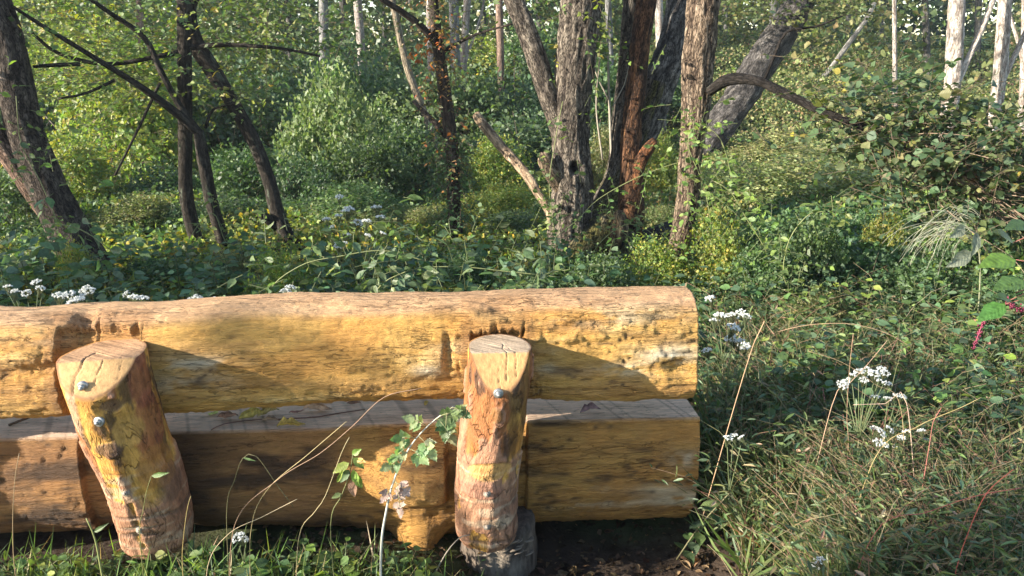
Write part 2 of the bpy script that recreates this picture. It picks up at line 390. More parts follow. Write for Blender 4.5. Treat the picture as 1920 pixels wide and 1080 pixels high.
def make_log(name, s0, s1, ns, nr, shape, colour, parent, warp=-.35):
    Sg, Th = log_grid(s0, s1, ns, nr, warp)
    Pg = shape(Sg, Th)
    # grain / hewing displacement along the section normal
    dS = np.gradient(Pg, axis=0); dT = np.roll(Pg, -1, 1)-np.roll(Pg, 1, 1); Nn = nrm(np.cross(dT, dS))
    cen = Pg.mean(1, keepdims=True); sg = np.sign(((Pg-cen)*Nn).sum(-1).mean()); Nn = Nn*sg
    disp, Cg = colour(Pg, Th, Nn)
    Pg = Pg+Nn*disp[..., None]
    Tg = Pg*np.array([.13, 1, 1])
    a = end_rings(Pg, Tg, Cg, -1, PAL_); b = end_rings(Pg, Tg, Cg, 1, PAL_)
    Pf = np.concatenate([a[0][::-1], Pg, b[0]]); Tf = np.concatenate([a[1][::-1], Tg, b[1]]); Cf = np.concatenate([a[2][::-1], Cg, b[2]])
    Fq, i = grid_faces(len(Pf), nr)
    if sg > 0: Fq = Fq[:, ::-1]
    return mesh_obj(name, Pf.reshape(-1, 3), [Fq], M['wood'], parent, np.clip(Cf.reshape(-1, 3), .01, .9), Tf.reshape(-1, 3))
# --- backrest log
bt = prof([(-900, 585), (-300, 575), (0, 570), (150, 571), (300, 566), (420, 560), (480, 555), (560, 551), (700, 548), (900, 545), (1100, 541), (1250, 538), (1312, 540)], .10)
bb = prof([(-900, 800), (-300, 785), (0, 776), (120, 773), (300, 771), (400, 766), (560, 756), (700, 750), (870, 748), (985, 747), (1200, 741), (1312, 738)], .07)
def bshape(Sg, Th):
    zt = np.interp(Sg, *bt)-.022; zb = np.interp(Sg, *bb)+.008; zc = (zt+zb)/2; a = (zt-zb)/2
    c, s = superell(Th, 3.0); b = .115+.012*(fbm(np.stack([Sg*2.2, Sg*0, Sg*0], -1), 2, 4)-.5)*2
    return np.stack([Sg, .11+c*b+.03*s, zc+s*a], -1)
def wood_base(Pg, seed, sx=3.2):
    q = Pg*np.array([sx, 14, 14])
    big = fbm(Pg*np.array([2.2, 5, 5]), 4, seed); grain = fbm(Pg*np.array([9, 70, 70]), 4, seed+1)
    lump = fbm(Pg*np.array([9, 11, 11]), 4, seed+2); fine = fbm(Pg*np.array([30, 130, 130]), 3, seed+3)
    # torn chips: terraces of a stretched noise
    ter = fbm(Pg*np.array([8, 26, 26])+fbm(Pg*12, 2, seed+9)[..., None]*.8, 4, seed+4); st = np.floor(ter*9)/9; edge = smooth(.0, .35, (ter*9) % 1)
    return big, grain, lump, fine, st+edge/9
def blob(Pg, s, z, rs, rz, p=1.0):
    return np.exp(-(((Pg[..., 0]-s)/rs)**2+((Pg[..., 2]-z)/rz)**2)**p)
def notch(Pg, s, hw, ztop, depth, soft=.0035):
    k = smooth(hw+soft, hw, np.abs(Pg[..., 0]-s))*smooth(ztop+.012, ztop-.01, Pg[..., 2])
    return k*depth
def bcol(Pg, Th, Nn):
    big, grain, lump, fine, ter = wood_base(Pg, 10)
    face = smooth(.2, -.5, Nn[..., 1])                                  # camera-side face: rough; top: worn smooth
    rough = smooth(.8, .3, Nn[..., 2])*face*.75+.25
    chip = np.zeros_like(big)
    for (u, v, rs, rz) in [(1240, 660, .14, .10), (1180, 600, .16, .05), (60, 660, .22, .10), (790, 690, .12, .06), (560, 735, .3, .03), (560, 590, .25, .03), (1040, 650, .14, .04), (930, 590, .12, .03)]:
        q = BP(u, v, 0); chip = np.maximum(chip, blob(Pg, q[0], q[2], rs, rz))
    chip = smooth(.15, .7, chip+.9*(big-.5))
    wide = fbm(Pg*np.array([2.5, 6, 6]), 2, 21)
    disp = (wide-.5)*.03+(lump-.5)*.016*rough*chip+(ter-.5)*.042*rough*chip+(grain-.5)*.013*rough+(fine-.5)*.013*(.3+.7*face)+.005*(smooth(.55, .62, fbm(Pg*np.array([12, 60, 60]), 3, 23))-.5)*rough*smooth(.4, .6, big)
    # deep hewing dents, and knots
    for (u, v, rs, rz, dp) in [(940, 590, .05, .02, -.02), (840, 660, .012, .05, -.025), (1070, 640, .03, .012, .016), (590, 590, .12, .015, -.015), (1210, 590, .10, .02, .012),
                               (1280, 690, .05, .035, -.022), (45, 660, .12, .05, .02), (140, 610, .03, .05, -.03), (780, 690, .07, .03, .014), (1140, 615, .05, .012, -.018), (430, 600, .16, .02, .012)]:
        q = BP(u, v, 0); disp = disp+dp*blob(Pg, q[0], q[2], rs, rz)*face
    # splintered adze cuts above the two posts
    for s, hw, zt in ((PL, .122, BP(200, 612, 0)[2]), (PR, .088, BP(935, 618, 0)[2]), (PL2, .12, .75)):
        near = smooth(.19, .09, np.abs(Pg[..., 0]-s))
        cuts = vn(np.stack([Pg[..., 0]*110+6*vn(Pg*9, 3), Pg[..., 0]*0, Pg[..., 2]*9], -1), 17)*.6+.4*vn(np.stack([Pg[..., 0]*37, Pg[..., 0]*0, Pg[..., 2]*14], -1), 19)
        disp = disp-notch(Pg, s, hw, zt-.02+.035*(cuts-.4), .03)*face
        disp = disp-.007*near*smooth(.55, .8, cuts)*smooth(zt+.04, zt, Pg[..., 2])*face
    C = np.broadcast_to(YEL, Pg.shape).copy()
    C = mixc(C, ORA, smooth(.42, .62, fbm(Pg*np.array([4, 9, 9]), 3, 47))*.55); C = mixc(C, PAL_, smooth(.5, .68, ter)*.55*chip)
    C = mixc(C, np.array([.50, .27, .10]), smooth(.45, .65, fbm(Pg*np.array([2, 26, 26]), 3, 48))*.4)
    C = mixc(C, PNK, smooth(.5, .8, Nn[..., 2])*.8)                   # the rubbed pinkish top
    C = mixc(C, BRN, smooth(.60, .74, fbm(Pg*np.array([5, 22, 22]), 4, 41))*.4)
    for (u, v, rs, rz, k) in [(370, 680, .10, .02, .55), (340, 715, .16, .03, .35), (1255, 665, .10, .03, .8), (1200, 690, .12, .02, .6), (800, 690, .05, .018, .6), (870, 655, .14, .03, .25), (1180, 600, .2, .03, .35), (1030, 690, .04, .015, .4), (230, 572, .1, .012, .5), (90, 640, .05, .02, .3)]:
        q = BP(u, v, 0); C = mixc(C, WHT, blob(Pg, q[0], q[2], rs, rz, .9)*smooth(.38, .55, fbm(Pg*np.array([14, 45, 45]), 3, 44))*k*1.4)
    for (u, v, rs, rz, k) in [(378, 713, .035, .014, .7), (60, 765, .3, .02, .3), (120, 740, .05, .03, .3), (700, 570, .3, .01, .3)]:
        q = BP(u, v, 0); C = mixc(C, DRK, blob(Pg, q[0], q[2], rs, rz)*k)
    for s, hw in ((PL, .14), (PR, .105)):                                # darker brown on the face around the two posts
        C = mixc(C, np.array([.34, .17, .07]), smooth(hw+.035, hw, np.abs(Pg[..., 0]-s))*.5*face)
    crk = smooth(.03, .0, np.abs(fbm(Pg*np.array([3.5, 26, 26]), 3, 52)-.5))*smooth(.5, .62, fbm(Pg*np.array([2, 6, 6]), 2, 53))
    disp = disp-.006*crk*rough; C = mixc(C, DRK*2, crk*.7)
    return disp, C*(.86+.28*grain)[..., None]
SE = BP(1310, 650, .03)[0]
backrest = make_log('backrest_log', -3.05, SE-.012, 900, 176, bshape, bcol, bench)
# --- seat log: a half log, sawn flat on top
stp = prof([(-900, 860), (-300, 838), (0, 826), (160, 822), (310, 813), (600, 806), (680, 800), (870, 794), (985, 792), (1314, 785)], .03)
sbp = prof([(-900, 1030), (-300, 1015), (0, 1003), (180, 1000), (350, 990), (640, 993), (740, 1003), (800, 1010), (870, 1003), (985, 988), (1314, 975)], .10)
def sshape(Sg, Th):
    zt = np.interp(Sg, *stp); zt = zt-.012; zb = np.interp(Sg, *sbp)-.035; a = (zt-zb)
    c, s = superell(Th, 2.5)
    z = zb+a*(s*.62+.62)*1.0; over = z > zt
    z = np.where(over, zt, z); b = .235
    x = .27+c*b*np.where(s > .55, 1, 1)
    # flat top: spread the clipped points evenly
    return np.stack([Sg, x, z], -1)
nubq = BP(790, 905, -.05); nubb = BP(785, 1045, 0)
def scol(Pg, Th, Nn):
    big, grain, lump, fine, ter = wood_base(Pg, 60)
    top = smooth(.6, .9, Nn[..., 2])*smooth(.0, .05, Pg[..., 1]-.02)
    face = smooth(.3, -.4, Nn[..., 1]); R_ = 1-top
    disp = ((lump-.5)*.018+(ter-.5)*.026*smooth(.4, .6, big+.05)+(grain-.5)*.010+(fine-.5)*.009)*R_+top*(grain-.5)*.0025
    s, z = Pg[..., 0], Pg[..., 2]
    # the burl that bulges out towards the camera beside the right post, and its downward knob
    b1 = np.exp(-(((s-nubq[0])/.165)**2+((z-nubq[2])/.105)**2)**1.6)
    b2 = np.exp(-(((s-nubb[0])/.075)**2+((z-nubb[2]-.05)/.05)**2)**1.3)
    step_ = smooth(BP(838, 900, 0)[0]+.008, BP(838, 900, 0)[0]-.008, s)
    dn = smooth(.35, -.1, Nn[..., 2])
    disp = disp+b1*.14*(.25+.75*step_)*dn*(.85+.5*lump)+b2*.10*smooth(.3, -.5, Nn[..., 2])
    disp = disp+np.exp(-(((s-BP(650, 880, 0)[0])/.05)**2+((z-BP(650, 880, 0)[2])/.035)**2))*.05*dn
    # drying split below the top edge on the right
    zl = np.interp(s, *stp)-.028+.003*np.sin(s*11); sl_ = smooth(.007, .002, np.abs(z-zl))*smooth(PR+.1, PR+.14, s)*smooth(SE-.05, SE-.12, s)*face
    disp = disp-.03*sl_
    for s0, hw in ((PL, .13), (PR, .10), (PL2, .12)):
        disp = disp-notch(Pg, s0, hw, 9, .02)*face
    C = np.broadcast_to(np.array([.44, .235, .07]), Pg.shape).copy()
    C = mixc(C, ORA, smooth(.4, .62, lump)*.5); C = mixc(C, YEL, smooth(.5, .7, ter)*.4)
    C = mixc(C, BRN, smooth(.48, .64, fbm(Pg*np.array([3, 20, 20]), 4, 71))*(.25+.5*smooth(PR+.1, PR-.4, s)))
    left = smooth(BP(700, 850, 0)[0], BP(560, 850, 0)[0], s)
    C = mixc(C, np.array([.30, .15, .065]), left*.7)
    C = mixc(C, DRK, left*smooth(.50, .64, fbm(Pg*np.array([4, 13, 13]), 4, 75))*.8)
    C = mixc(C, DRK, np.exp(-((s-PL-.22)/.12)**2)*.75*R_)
    C = mixc(C, np.array([.58, .33, .11]), b1*.6)
    for (u, v, rs, rz, k) in [(1290, 950, .10, .03, .95), (1250, 930, .10, .02, .6), (1290, 870, .05, .03, .5), (1150, 960, .25, .012, .4), (660, 805, .035, .006, .9), (1010, 800, .03, .01, .5), (1130, 925, .03, .02, .25)]:
        q = BP(u, v, 0); C = mixc(C, WHT, blob(Pg, q[0], q[2], rs, rz, .9)*smooth(.38, .55, fbm(Pg*np.array([14, 45, 45]), 3, 74))*k*1.3)
    C = mixc(C, DRK*1.5, np.clip(sl_, 0, 1)*.9)
    tc = np.array([.80, .57, .41])*(.82+.36*fbm(Pg*np.array([4, 30, 30]), 3, 77))[..., None]
    saw = vn(np.stack([s*70+Pg[..., 1]*25, s*0, s*0], -1), 78)          # bar marks across the flat
    tc = tc*(1-.38*smooth(.72, .9, saw))[..., None]
    C = C+(tc-C)*top[..., None]
    crk = smooth(.03, .0, np.abs(fbm(Pg*np.array([3.0, 22, 22]), 3, 82)-.5))*smooth(.48, .6, fbm(Pg*np.array([2, 6, 6]), 2, 83))*R_
    disp = disp-.006*crk; C = mixc(C, DRK*1.3, crk*.7)
    return disp, C*(.86+.28*grain)[..., None]
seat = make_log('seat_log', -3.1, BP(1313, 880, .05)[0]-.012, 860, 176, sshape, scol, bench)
# --- posts
def make_post(top, bot, r0, r1, dtop, dbot, zflat, dcrease, zfront, seed, skin, lean_flat=0):
    """top/bot: (s,z) of the axis; section radius r0 (top) r1 (bottom)"""
    nr, nz = 128, 190
    th = np.linspace(0, 2*math.pi, nr, endpoint=False); tz = np.linspace(0, 1, nz)
    (sa, za), (sb, zb) = top, bot
    def cut(x, y):                                                     # height of the sawn top over (s,d)
        k = (y-dcrease)/(-(dtop-r0*1.18)+dcrease)                            # 0 at the crease, -1 at the front
        return np.where(y > dcrease, zflat+lean_flat*(x-sa), zflat+lean_flat*(x-sa)+(zflat-zfront)*k)
    def rad(t, thv, seed=seed):
        q = np.stack([np.cos(thv)*2.2, np.sin(thv)*2.2, t*3], -1)
        return (r0+(r1-r0)*t)*(1+.05*(fbm(q, 2, seed)-.5)*2)
    V = []; T2, TH = np.meshgrid(tz, th, indexing='ij')
    rr = rad(T2, TH)
    zt = za+(zb-za)*T2; ax = sa+(sb-sa)*T2+.012*np.sin(T2*5+seed); dd = dtop+(dbot-dtop)*T2
    X = ax+np.cos(TH)*rr; Y = dd+np.sin(TH)*rr*1.18
    # slide the side columns so that they start at the cut
    zc = cut(sa+np.cos(th)*rad(0*th, th), dtop+np.sin(th)*rad(0*th, th)*1.18)
    Z = zc[None]+(zb-zc[None])*T2
    tt = np.clip((Z-za)/(zb-za), 0, 1); X = sa+(sb-sa)*tt+.012*np.sin(tt*5+seed)-.012*math.sin(seed)+np.cos(TH)*rad(tt, TH); Y = dtop+(dbot-dtop)*tt+np.sin(TH)*rad(tt, TH)*1.18
    cxy = np.stack([X, Y, Z], -1)
    Nn = np.stack([np.cos(TH), np.sin(TH), 0*TH], -1)
    # rounded foot
    ft = smooth(.94, 1.0, T2); X = X-np.cos(TH)*rad(tt, TH)*.13*ft**2; Y = Y-np.sin(TH)*rad(tt, TH)*.13*ft**2
    Pp = np.stack([X, Y, Z], -1)
    q = np.stack([np.cos(TH)*r0, np.sin(TH)*r0, Z*.4], -1)
    disp, C = skin(q, TH, Z, Pp)
    edge = smooth(0, .03, T2)
    Pp = Pp+Nn*(disp*edge)[..., None]
    tv = q.copy()
    # cap rings
    ks = np.linspace(1, 0.0, 34)[1:]; base = Pp[0]; cen = np.array([sa-.0, dtop, 0])
    caps = []
    for k in ks:
        xy = cen[:2]+(base[:, :2]-cen[:2])*max(k, .002); z = cut(xy[:, 0], xy[:, 1])
        caps.append(np.stack([xy[:, 0], xy[:, 1], z], -1))
    caps = np.stack(caps)
    caps[0, :, 2] -= .0012
    # drying cracks across the sawn face
    dk = np.zeros(caps.shape[:2]); x_, y_ = caps[..., 0]-sa, caps[..., 1]-dtop
    for (x0, slope, w0, y0, y1) in skin.cracks:
        xx = x0+slope*(y_)+.004*np.sin(y_*90); kk = smooth(w0*2.2, w0*.6, np.abs(x_-xx))*smooth(y0, y0+.01, y_)*smooth(y1, y1-.01, y_); dk = np.maximum(dk, kk)
    saw = fbm(np.stack([(x_*.8+y_*1.1)*150, x_*8, y_*8], -1), 2, 5)
    flat = (caps[..., 1] > dcrease)
    caps[..., 2] += (saw-.5)*.0035-dk*.007
    base_c = np.where(flat[..., None], skin.cflat, skin.ccham)
    cc = base_c*(.78+.42*fbm(caps*np.array([25, 25, 18]), 4, seed+3))[..., None]*(1-.45*smooth(.52, .75, saw)*flat)[..., None]
    cc = mixc(cc, np.array([.10, .055, .03]), dk*.85)
    rim = smooth(.0, 1., np.linspace(1, 0, 33)[:, None]*np.ones((1, nr)))
    cc = mixc(cc, np.array([.26, .13, .06]), smooth(.93, .99, np.linspace(.97, 0, 33))[:, None]*np.ones((1, nr)))
    # foot cap
    foot = []
    for k in (.9, .7, .45, .2, .01):
        f = Pp[-1].copy(); c0 = f.mean(0); f = c0+(f-c0)*k; f[:, 2] = zb-.012*(1-k*k); foot.append(f)
    foot = np.stack(foot)
    allP = np.concatenate([caps[::-1], Pp, foot]); nC = len(caps)
    allC = np.concatenate([cc[::-1], C, np.broadcast_to(np.array([.2, .13, .08]), foot.shape)])
    allT = np.concatenate([np.stack([x_, y_, x_*0], -1)[::-1], tv, foot*.3])
    Fq, _ = grid_faces(len(allP), nr)
    mi = np.where(np.arange(len(Fq)) < (nC)*nr, 1, 0)
    o = mesh_obj('post', allP.reshape(-1, 3), [Fq[:, ::-1]], None, bench, np.clip(allC.reshape(-1, 3), .01, .9), allT.reshape(-1, 3), mats=[M['postbark'], M['cut']], midx=mi)
    return o
class Skin:
    pass
def skin_fn(seed, marks, cracks, cflat, ccham, barkamt):
    def f(q, TH, Z, Pp):
        q = q*np.array([1, 1, .55]); n1 = fbm(q*np.array([20, 20, 40])+3, 4, seed); n2 = fbm(q*np.array([55, 55, 70]), 3, seed+5); n3 = fbm(q*np.array([11, 11, 22]), 4, seed+9)
        zlow = smooth(BP(0, 840, -.1)[2], BP(0, 900, -.1)[2], Z)        # inner bark left on the lower half
        C = np.broadcast_to(np.array([.52, .29, .07]), Pp.shape).copy()
        C = mixc(C, ORA*.85, smooth(.45, .6, n1)); C = mixc(C, np.array([.24, .09, .04]), smooth(.53, .57, n3)*.85)
        C = mixc(C, DRK*1.5, smooth(.60, .64, fbm(q*np.array([24, 24, 40])+9, 4, seed+40))*.8)
        bark = np.clip(smooth(.50, .53, n1*.55+n3*.45+barkamt-.12+zlow*.25), 0, 1)
        pk = np.array([.34, .18, .11])*(.8+.4*n2)[..., None]
        C = C+(pk-C)*bark[..., None]*.95
        disp = bark*.006+(n2-.5)*.009+(n1-.5)*.010
        ring = vn(np.stack([q[..., 0]*5, q[..., 1]*5, Z*75+np.cos(TH*2)*.9], -1), seed+2)
        C = mixc(C, np.array([.16, .10, .07]), smooth(.62, .8, ring)*zlow*.75); disp = disp-smooth(.62, .8, ring)*zlow*.003
        wht = smooth(.66, .8, vn(np.stack([q[..., 0]*9, q[..., 1]*9, Z*90], -1), seed+31))*zlow
        C = mixc(C, np.array([.5, .40, .28]), wht*.5)
        for (u, v, ru, rv, col, k, dp) in marks:
            m = BP(u, v, -.16); e = np.exp(-(((Pp[..., 0]-m[0])/ru)**2+((Z-m[2])/rv)**2)**1.2)*smooth(.4, -.2, np.sin(TH))
            e = smooth(.38, .55, e*(.35+1.3*(.5*n1+.5*n2))); C = mixc(C, col, e*k); disp = disp+dp*e
        crk = smooth(.022, 0, np.abs(n1-.5))*.55; C = mixc(C, DRK*2, crk*(.3+.7*bark)); disp = disp-.004*crk
        C = mixc(C, np.array([.10, .06, .04]), smooth(.3, -.3, Pp[..., 1]*0)*0)
        return disp, C
    f.cracks = cracks; f.cflat = np.array(cflat); f.ccham = np.array(ccham); return f
RD = np.array([.22, .075, .04])
skR = skin_fn(101, [(935, 690, .05, .05, ORA, .4, 0), (965, 720, .03, .10, DRK*1.6, .7, 0), (985, 740, .02, .14, BRN*.8, .8, 0), (960, 800, .018, .1, BRN*.7, .7, 0), (920, 870, .07, .035, YEL, .6, -.004), (900, 905, .08, .03, np.array([.30, .15, .10]), .8, .004),
                    (930, 765, .02, .025, BRN, .8, .002), (940, 965, .03, .03, np.array([.52, .40, .27]), .5, .002)],
              [(.012, -.1, .0007, -.12, .03), (.03, -.25, .0005, -.10, .0), (-.002, .02, .0007, -.3, -.07)], (.42, .32, .22), (.50, .29, .12), -.02)
ztR = BP(935, 661, -.146)[2]; zfR = BP(935, 738, -.205)[2]
cR = BP(935, 700, -.07); bR = BP(921, 1000, -.08)
postR = make_post((BP(936, 700, -.1)[0], ztR), (BP(921, 1000, -.1)[0], BP(921, 1018, -.15)[2]), .100, .101, -.095, -.092, ztR, -.146, zfR, 1, skR)
skL = skin_fn(141, [(222, 748, .035, .022, DRK*2, .8, -.004), (262, 720, .035, .10, RD, .85, .004), (275, 800, .035, .12, RD*1.2, .7, .002), (215, 830, .045, .03, np.array([.12, .07, .05]), .8, .004), 
                    (245, 800, .04, .06, YEL*.8, .8, -.002), (290, 880, .05, .08, np.array([.36, .17, .05]), .7, 0), (285, 930, .035, .04, YEL*.8, .5, -.003), (150, 760, .02, .12, np.array([.45, .28, .18]), .9, .004), (310, 920, .03, .06, DRK*2, .5, 0)],
              [(-.035, .12, .0015, -.30, .03), (.02, .05, .0005, -.25, -.04), (.065, -.15, .0006, -.25, -.03)], (.44, .26, .14), (.48, .285, .12), .0)
ztL = BP(195, 675, -.136)[2]; zfL = BP(170, 752, -.215)[2]
postL = make_post((BP(194, 700, -.1)[0], ztL), (BP(276, 1000, -.1)[0], BP(276, 1038, -.12)[2]), .124, .104, -.090, -.045, ztL, -.136, zfL, 4, skL, lean_flat=.05)
# third post, beyond the frame on the left
o3 = postL.copy(); link(o3); o3.parent = bench; o3.location = (PL2-PL, 0.0, 0.0)
# --- bolts
zinc = bpy.data.materials.new('zinc'); t = nodes(zinc); p = N_(t, 'ShaderNodeBsdfPrincipled'); p.inputs['Base Color'].default_value = (.38, .385, .38, 1); p.inputs['Metallic'].default_value = .85
p.inputs['Roughness'].default_value = .55; o_ = N_(t, 'ShaderNodeOutputMaterial'); nz_ = N_(t, 'ShaderNodeTexNoise'); nz_.inputs['Scale'].default_value = 160; tc_ = N_(t, 'ShaderNodeTexCoord')
b_ = N_(t, 'ShaderNodeBump'); b_.inputs['Strength'].default_value = .3; b_.inputs['Distance'].default_value = .002
t.links.new(tc_.outputs['Object'], nz_.inputs[0]); t.links.new(nz_.outputs[0], b_.inputs['Height']); t.links.new(b_.outputs[0], p.inputs['Normal']); t.links.new(p.outputs[0], o_.inputs[0])
BS = .74
def bolt_mesh():
    """axis -y: washer, hex nut, threaded end"""
    g = Geo()
    def lathe(prof_, n, ph=0):
        th = np.arange(n)/n*2*math.pi+ph
        V = np.array([[r*math.cos(a), -y, r*math.sin(a)] for y, r in prof_ for a in th])
        i = np.arange(len(V)).reshape(len(prof_), n); j = np.roll(i, -1, 1)
        g.add(V, [np.stack([i[:-1], j[:-1], j[1:], i[1:]], -1).reshape(-1, 4), i[-1:, :]])
    lathe([(-.01, .0195), (.002, .0205), (.0035, .0195), (.0036, .012)], 24)
    lathe([(.0036, .0125), (.012, .0128), (.0138, .0112), (.0139, .0075)], 6, .3)
    pr = [(.0139, .0068)]; y = .0139
    for k in range(5): pr += [(y+.0008, .0072), (y+.0016, .0062)]; y += .0016
    pr += [(y+.001, .005)]
    lathe(pr, 16)
    g.C = [np.broadcast_to([.33, .29, .24], c_.shape) for c_ in g.C]; return g.build('bolt', zinc, None, False)
bolt0 = bolt_mesh(); used = False
def place_bolt(post, u, v, tilt, old=False):
    global used
    # find the surface of the post under that pixel (bench local)
    me = post.data; co = np.empty(len(me.vertices)*3, np.float32); me.vertices.foreach_get('co', co); co = co.reshape(-1, 3)
    w_ = ORG+co[:, :1]*EX+co[:, 1:2]*EY+co[:, 2:]*EZ-np.array([0, 0, CAMH])
    dep = w_@np.array([0, CP, -SP]); pu = 960+F*w_[:, 0]/dep; pv = 540-F*(w_@np.array([0, SP, CP]))/dep
    k = np.where((np.hypot(pu-u, pv-v) < 6))[0]
    if len(k) == 0: k = np.argsort(np.hypot(pu-u, pv-v))[:5]
    c = co[k[np.argsort(dep[k])[:3]]].mean(0)
    o = bolt0 if not used else bolt0.copy()
    if used: link(o)
    used = True
    o.parent = post; o.location = c+np.array([0, -.004, 0]); o.rotation_euler = tilt; o.scale = (BS, BS, BS)
    if old: o.scale = (.6, .6, .6); o.material_slots[0].link = 'OBJECT'; o.material_slots[0].material = rusty; o['label'] = 'weathered brownish bolt'; o.location.y += .006
rusty = bark_mat('weathered_zinc', 200, .4, .002, .4, .7, .4, 300)
rusty.node_tree.nodes['Principled BSDF'].inputs['Metallic'].default_value = .4
for u, v, tl in [(158, 719, (.25, 0, -.1)), (190, 792, (-.1, 0, -.15)), (236, 929, (-.15, .2, -.05)), (258, 997, (-.2, 0, -.0))]: place_bolt(postL, u, v, tl, v > 850)
for u, v, tl in [(936, 735, (.05, .3, .05)), (912, 930, (-.1, .1, -.1)), (915, 991, (-.15, .3, -.05))]: place_bolt(postR, u, v, tl, v > 850)
# knot on the right post
g = Geo(); q = BP(937, 793, -.213); th = np.arange(20)/20*2*math.pi
for k, (r_, y_) in enumerate([(.016, .004), (.0145, -.004), (.012, -.005), (.0095, .001), (.002, .003)]):
    ring = np.stack([np.cos(th)*r_*(1+.1*np.sin(3*th)), np.full(20, y_), np.sin(th)*r_], -1)+q
    g.V.append(ring); g.C.append(np.broadcast_to([.30, .16, .07] if k < 2 else [.12, .06, .04], (20, 3))); g.T.append(ring)
i = np.arange(100).reshape(5, 20); j = np.roll(i, -1, 1); g.F = [np.stack([i[:-1], i[1:], j[1:], j[:-1]], -1).reshape(-1, 4)]
kn = g.build('knot', M['postbark'], postR)

# --- old stump under the right post, with bracket fungus
sp = ORG+EX*(BP(938, 1040, -.03)[0])+EY*(.03); sp[2] = 0
stump = thing('tree_stump', 'dark rotten stump under the right bench post, edged with bracket fungus', 'stump', sp, YAW)
g = Geo(); zS = BP(935, 1003, -.06)[2]
def stdisp(R3, tv, th, Ln, W):
    n1 = fbm(tv*np.array([30, 30, 40]), 4, 5); n2 = fbm(tv*np.array([9, 9, 10]), 3, 8)
    c = mixc(np.broadcast_to(np.array([.15, .12, .095]), R3.shape+(3,)).copy(), np.array([.05, .04, .035]), smooth(.45, .65, n1)); c = mixc(c, np.array([.22, .19, .15]), smooth(.55, .7, n2)*.7)
    return R3*(1+.16*(n1-.5)+.12*(n2-.5)), c
hS = max(zS, .06)
zz = np.array([-.26, -.14, hS*.3-.03, hS-.004, hS]); Pt = resample(np.stack([0*zz, 0*zz, zz, np.array([.155, .142, .132, .128, .118])], -1), .012)
tubes(g, Pt[:, :3], Pt[:, 3], 72, disp=stdisp, cap=False)
for k in (.8, .5, .2, .01):
    th = np.arange(72)/72*2*math.pi
V0 = g.V[0][-72:]; c0 = V0.mean(0); rings = [V0]+[c0+(V0-c0)*k+np.array([0, 0, .004]) for k in (.9, .6, .3, .01)]
Vr = np.vstack(rings); i = np.arange(72*5).reshape(5, 72); j = np.roll(i, -1, 1)
g.add(Vr, [np.stack([i[:-1], j[:-1], j[1:], i[1:]], -1).reshape(-1, 4)], np.array([.13, .10, .08]), Vr)
g.build('trunk', M['rotten'], stump)
fm = bark_mat('fungus', 60, .5, .003, .3, .8, .2)
first = None; r2 = np.random.default_rng(3)
for k in range(34):
    a = -2.75+2.0*(k % 17)/17+.08*r2.normal(); zf = hS-.008-.022*(k//17)-.045*((k % 17)/17)**2+.012*r2.normal(); s_ = .5+.55*r2.random()**1.5
    if first is None:
        g = Geo(); n = 9; th = np.linspace(-math.pi/2, math.pi/2, n)
        V = []; Cc = []
        for (rr, z, cc) in ((.004, .004, .10), (.014, .005, .13), (.021, .003, .17), (.023, 0, .27), (.019, -.003, .2), (.003, -.006, .1)):
            for x in th: V.append([rr*math.sin(x)*1.25, -rr*math.cos(x)*(1+.12*math.sin(5*x)), z+.0015*math.sin(7*x)]); Cc.append([cc, cc*.82, cc*.64])
        i = np.arange(6*n).reshape(6, n); g.add(np.array(V), [np.stack([i[:-1, :-1], i[1:, :-1], i[1:, 1:], i[:-1, 1:]], -1).reshape(-1, 4)], np.array(Cc))
        o = g.build('bracket_fungus', fm, stump); first = o
    else:
        o = first.copy(); link(o); o.parent = stump
    o.location = (.128*math.cos(a), .128*math.sin(a), zf); o.rotation_euler = (-.15+.2*r2.normal(), .2*r2.normal(), a+math.pi/2); o.scale = (s_, s_, s_)
# ================================================================== TREES
def furrow(seed, ct=20, depth=.10, base=(.16, .13, .10), dark=(.045, .035, .028), lite=(.25, .21, .165), kz=3.0, moss=None):
    def f(R3, tv, th, Ln, W):
        d = nrm(tv*np.array([1, 1, 0])+1e-6); L = Ln[:, :, None]*np.ones(R3.shape)
        q = np.stack([d[..., 0]*ct/3.6, d[..., 1]*ct/3.6, L*kz*2.2], -1)
        wv = fbm(np.stack([d[..., 0]*2, d[..., 1]*2, L*1.6], -1), 2, seed+3)[..., None]
        n = fbm(q+wv*1.2, 3, seed); rid = 1-np.abs(n-.5)*4; rid = np.clip(rid, 0, 1)
        lump = fbm(np.stack([d[..., 0]*1.4, d[..., 1]*1.4, L*1.7], -1), 2, seed+7)
        fine = fbm(np.stack([d[..., 0]*9, d[..., 1]*9, L*14], -1), 3, seed+8)
        c = np.broadcast_to(np.array(base), R3.shape+(3,)).copy()
        c = mixc(c, np.array(dark), smooth(.5, .95, rid)*.9); c = mixc(c, np.array(lite), smooth(.45, .1, rid)*smooth(.4, .6, fine))
        if moss is not None: c = mixc(c, np.array(moss[0]), smooth(moss[1], moss[1]+.15, fine*.5+lump*.5)*moss[2])
        return R3*(1-depth*rid+.22*(lump-.5)+.05*(fine-.5)), c
    return f
def T(pts, Yd=None):
    """photo points (u,v,width_px[,Y]) -> rows x,y,z,r"""
    out = []
    for p_ in pts:
        Y = p_[3] if len(p_) > 3 else Yd; q = P(p_[0], p_[1], Y); out.append([*q, p_[2]*pxm(p_[0], p_[1], Y)/2])
    return np.array(out)
def limb(g, rows, step=.05, sides=20, disp=None, col=(.1, .08, .06)):
    Q = resample(rows, step); tubes(g, Q[:, :3], Q[:, 3], sides, col, disp=disp); return Q
